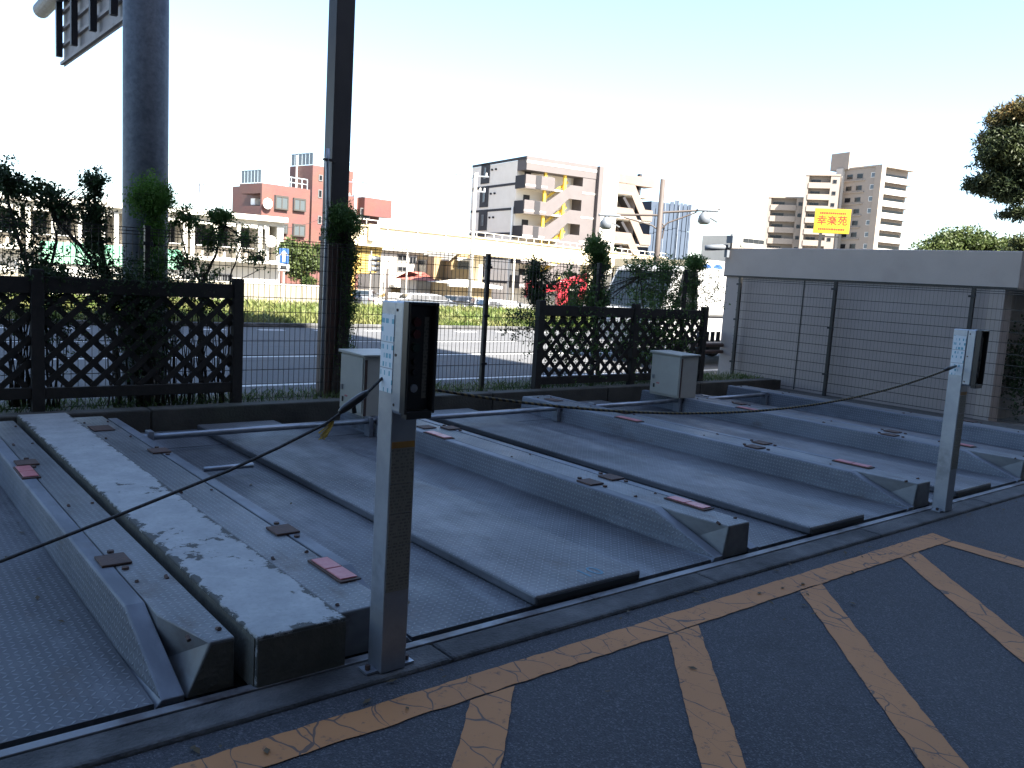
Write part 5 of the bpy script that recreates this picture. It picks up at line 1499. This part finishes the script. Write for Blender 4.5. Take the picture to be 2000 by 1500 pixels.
d = 66
q = at_d(590, 600, d); qb = (q.x, q.y, -1.7)
tree('round green roadside tree beside the blue sign post', qb, [(bez([Vector(qb), at_d(590, 530, d)]), .16, .08)],
     [(at_d(570, 492, d), (1.3, 1.2, 1.0), 1500), (at_d(592, 508, d), (1.4, 1.2, 1.3), 1700), (at_d(578, 530, d), (1.2, 1, .9), 900), (at_d(600, 548, d), (.8, .8, .9), 500)], .22, 'leaf_far')
d = 70
q = at_d(632, 600, d); qb = (q.x, q.y, -1.7)
tree('smaller round tree mostly hidden behind the brown square pole', qb, [(bez([Vector(qb), at_d(632, 520, d)]), .15, .07)],
     [(at_d(628, 490, d), (.9, .9, .9), 900), (at_d(625, 515, d), (1.0, .9, .9), 800)], .22, 'leaf_far')
d = 48
q = at_d(1875, 600, d); qb = (q.x, q.y, -1.0)
tree('rounded sunlit tree crown above the roof of the low grey building', qb, [(bez([Vector(qb), at_d(1875, 480, d)]), .2, .1)],
     [(at_d(1830, 480, d), (1.3, 1.3, .8), 1700), (at_d(1875, 472, d), (1.5, 1.3, .85), 2200), (at_d(1930, 482, d), (1.3, 1.2, .75), 1600), (at_d(1880, 500, d), (2.6, 1.3, .9), 2000)], .16, 'leaf_far', nm='round_tree')
d = 26
q = at_d(2060, 600, d); qb = (q.x, q.y, 0)
tree('dark pine with brown top at the right picture edge', qb, [(bez([Vector(qb), at_d(2060, 400, d), at_d(2030, 240, d)]), .22, .07), (bez([at_d(2050, 380, d), at_d(1990, 385, d), at_d(1930, 372, d)]), .06, .02), (bez([at_d(2045, 330, d), at_d(1980, 330, d), at_d(1930, 310, d)]), .05, .02)],
     [(at_d(1980, 290, d), (.95, .9, .55), 4200), (at_d(1945, 312, d), (.6, .7, .3), 1800), (at_d(1935, 362, d), (.7, .7, .3), 2400), (at_d(1985, 365, d), (.8, .8, .45), 2800), (at_d(2020, 300, d), (.9, .9, .6), 2000), (at_d(1985, 335, d), (.8, .8, .5), 2400), (at_d(1960, 265, d), (.6, .7, .45), 1500), (at_d(1990, 245, d), (.6, .7, .5), 1500), (at_d(1985, 415, d), (.5, .5, .2), 500), (at_d(1990, 480, d), (.35, .5, .3), 700)], .13, 'leaf_pine', 'pine_tree', .5,
     'leaf_brown', [(at_d(1975, 235, d), (.55, .7, .4), 2000), (at_d(2010, 215, d), (.7, .8, .5), 2000), (at_d(1955, 270, d), (.5, .6, .25), 1000)])  # top clumps of the crown get a lighter brown leaf colour


# overhead wires
def wire(label, a, b_, s_):
    o = MB().tube(sag(a, b_, s_, 20), .02, 4).build('overhead_wire', X['black']); tag(o, label, 'wire')


qa = at_d(930, 345, 66)
wire('overhead wire slung from the pale utility pole towards the brick building', qa, at_d(696, 350, 90), 1.2)
wire('lower overhead wire crossing in front of the brick facade', at_d(696, 385, 90), at_d(520, 445, 88), 1.0)

# ------------------------------------------------------------------ the apartment building behind the viewer that shades the lot
ab = thing('rear_apartment_building', 'tall apartment building standing behind the viewer and shading the lot', 'building', (-10, -12, -.05))
Hm, Hl = 33.2, 20.0
bxo('main_block', X['apt_behind'], ab, -60, 11.9, -22, -7.3, -.04, Hm)
bxo('low_block', X['apt_behind'], ab, 11.91, 45, -22, -7.3, -.04, Hl)
for k_ in range(1, 11):
    bxo('gallery_slab', X['apt_behind'], ab, -59, 11.6, -7.299, -6.3, k_ * 2.9 - .2, k_ * 2.9)
    bxo('gallery_parapet', X['apt_behind'], ab, -59, 11.6, -6.42, -6.3, k_ * 2.9 + .002, k_ * 2.9 + 1.1)

# dry leaves blown against the kerb and beside the covers
v_ = []
for i in range(150):
    if i % 3: x, y, z = random.uniform(.2, 9.5), random.uniform(2.6, 2.72) if i % 2 else random.uniform(2.1, 2.7), -.012
    else: x, y, z = random.choice((2.15, 4.68, 7.1, .75)) + random.uniform(-.12, .25), random.uniform(3.1, 7.6), .004
    a = random.uniform(0, 6.28); s1 = random.uniform(.012, .026); c1, c2 = math.cos(a) * s1, math.sin(a) * s1
    v_ += [(x - c1, y - c2, z), (x + c2 * .45, y - c1 * .45, z + .004), (x + c1, y + c2, z + random.uniform(.002, .01)), (x - c2 * .45, y + c1 * .45, z + .004)]
o = quads_object('leaf_litter', np.array(v_), mat('dry_leaf', (.07, .045, .02), (.045, .035, .015), 30, .9), kind='stuff')
tag(o, 'scattered dry leaves along the kerb and pallet edges', 'leaf litter')
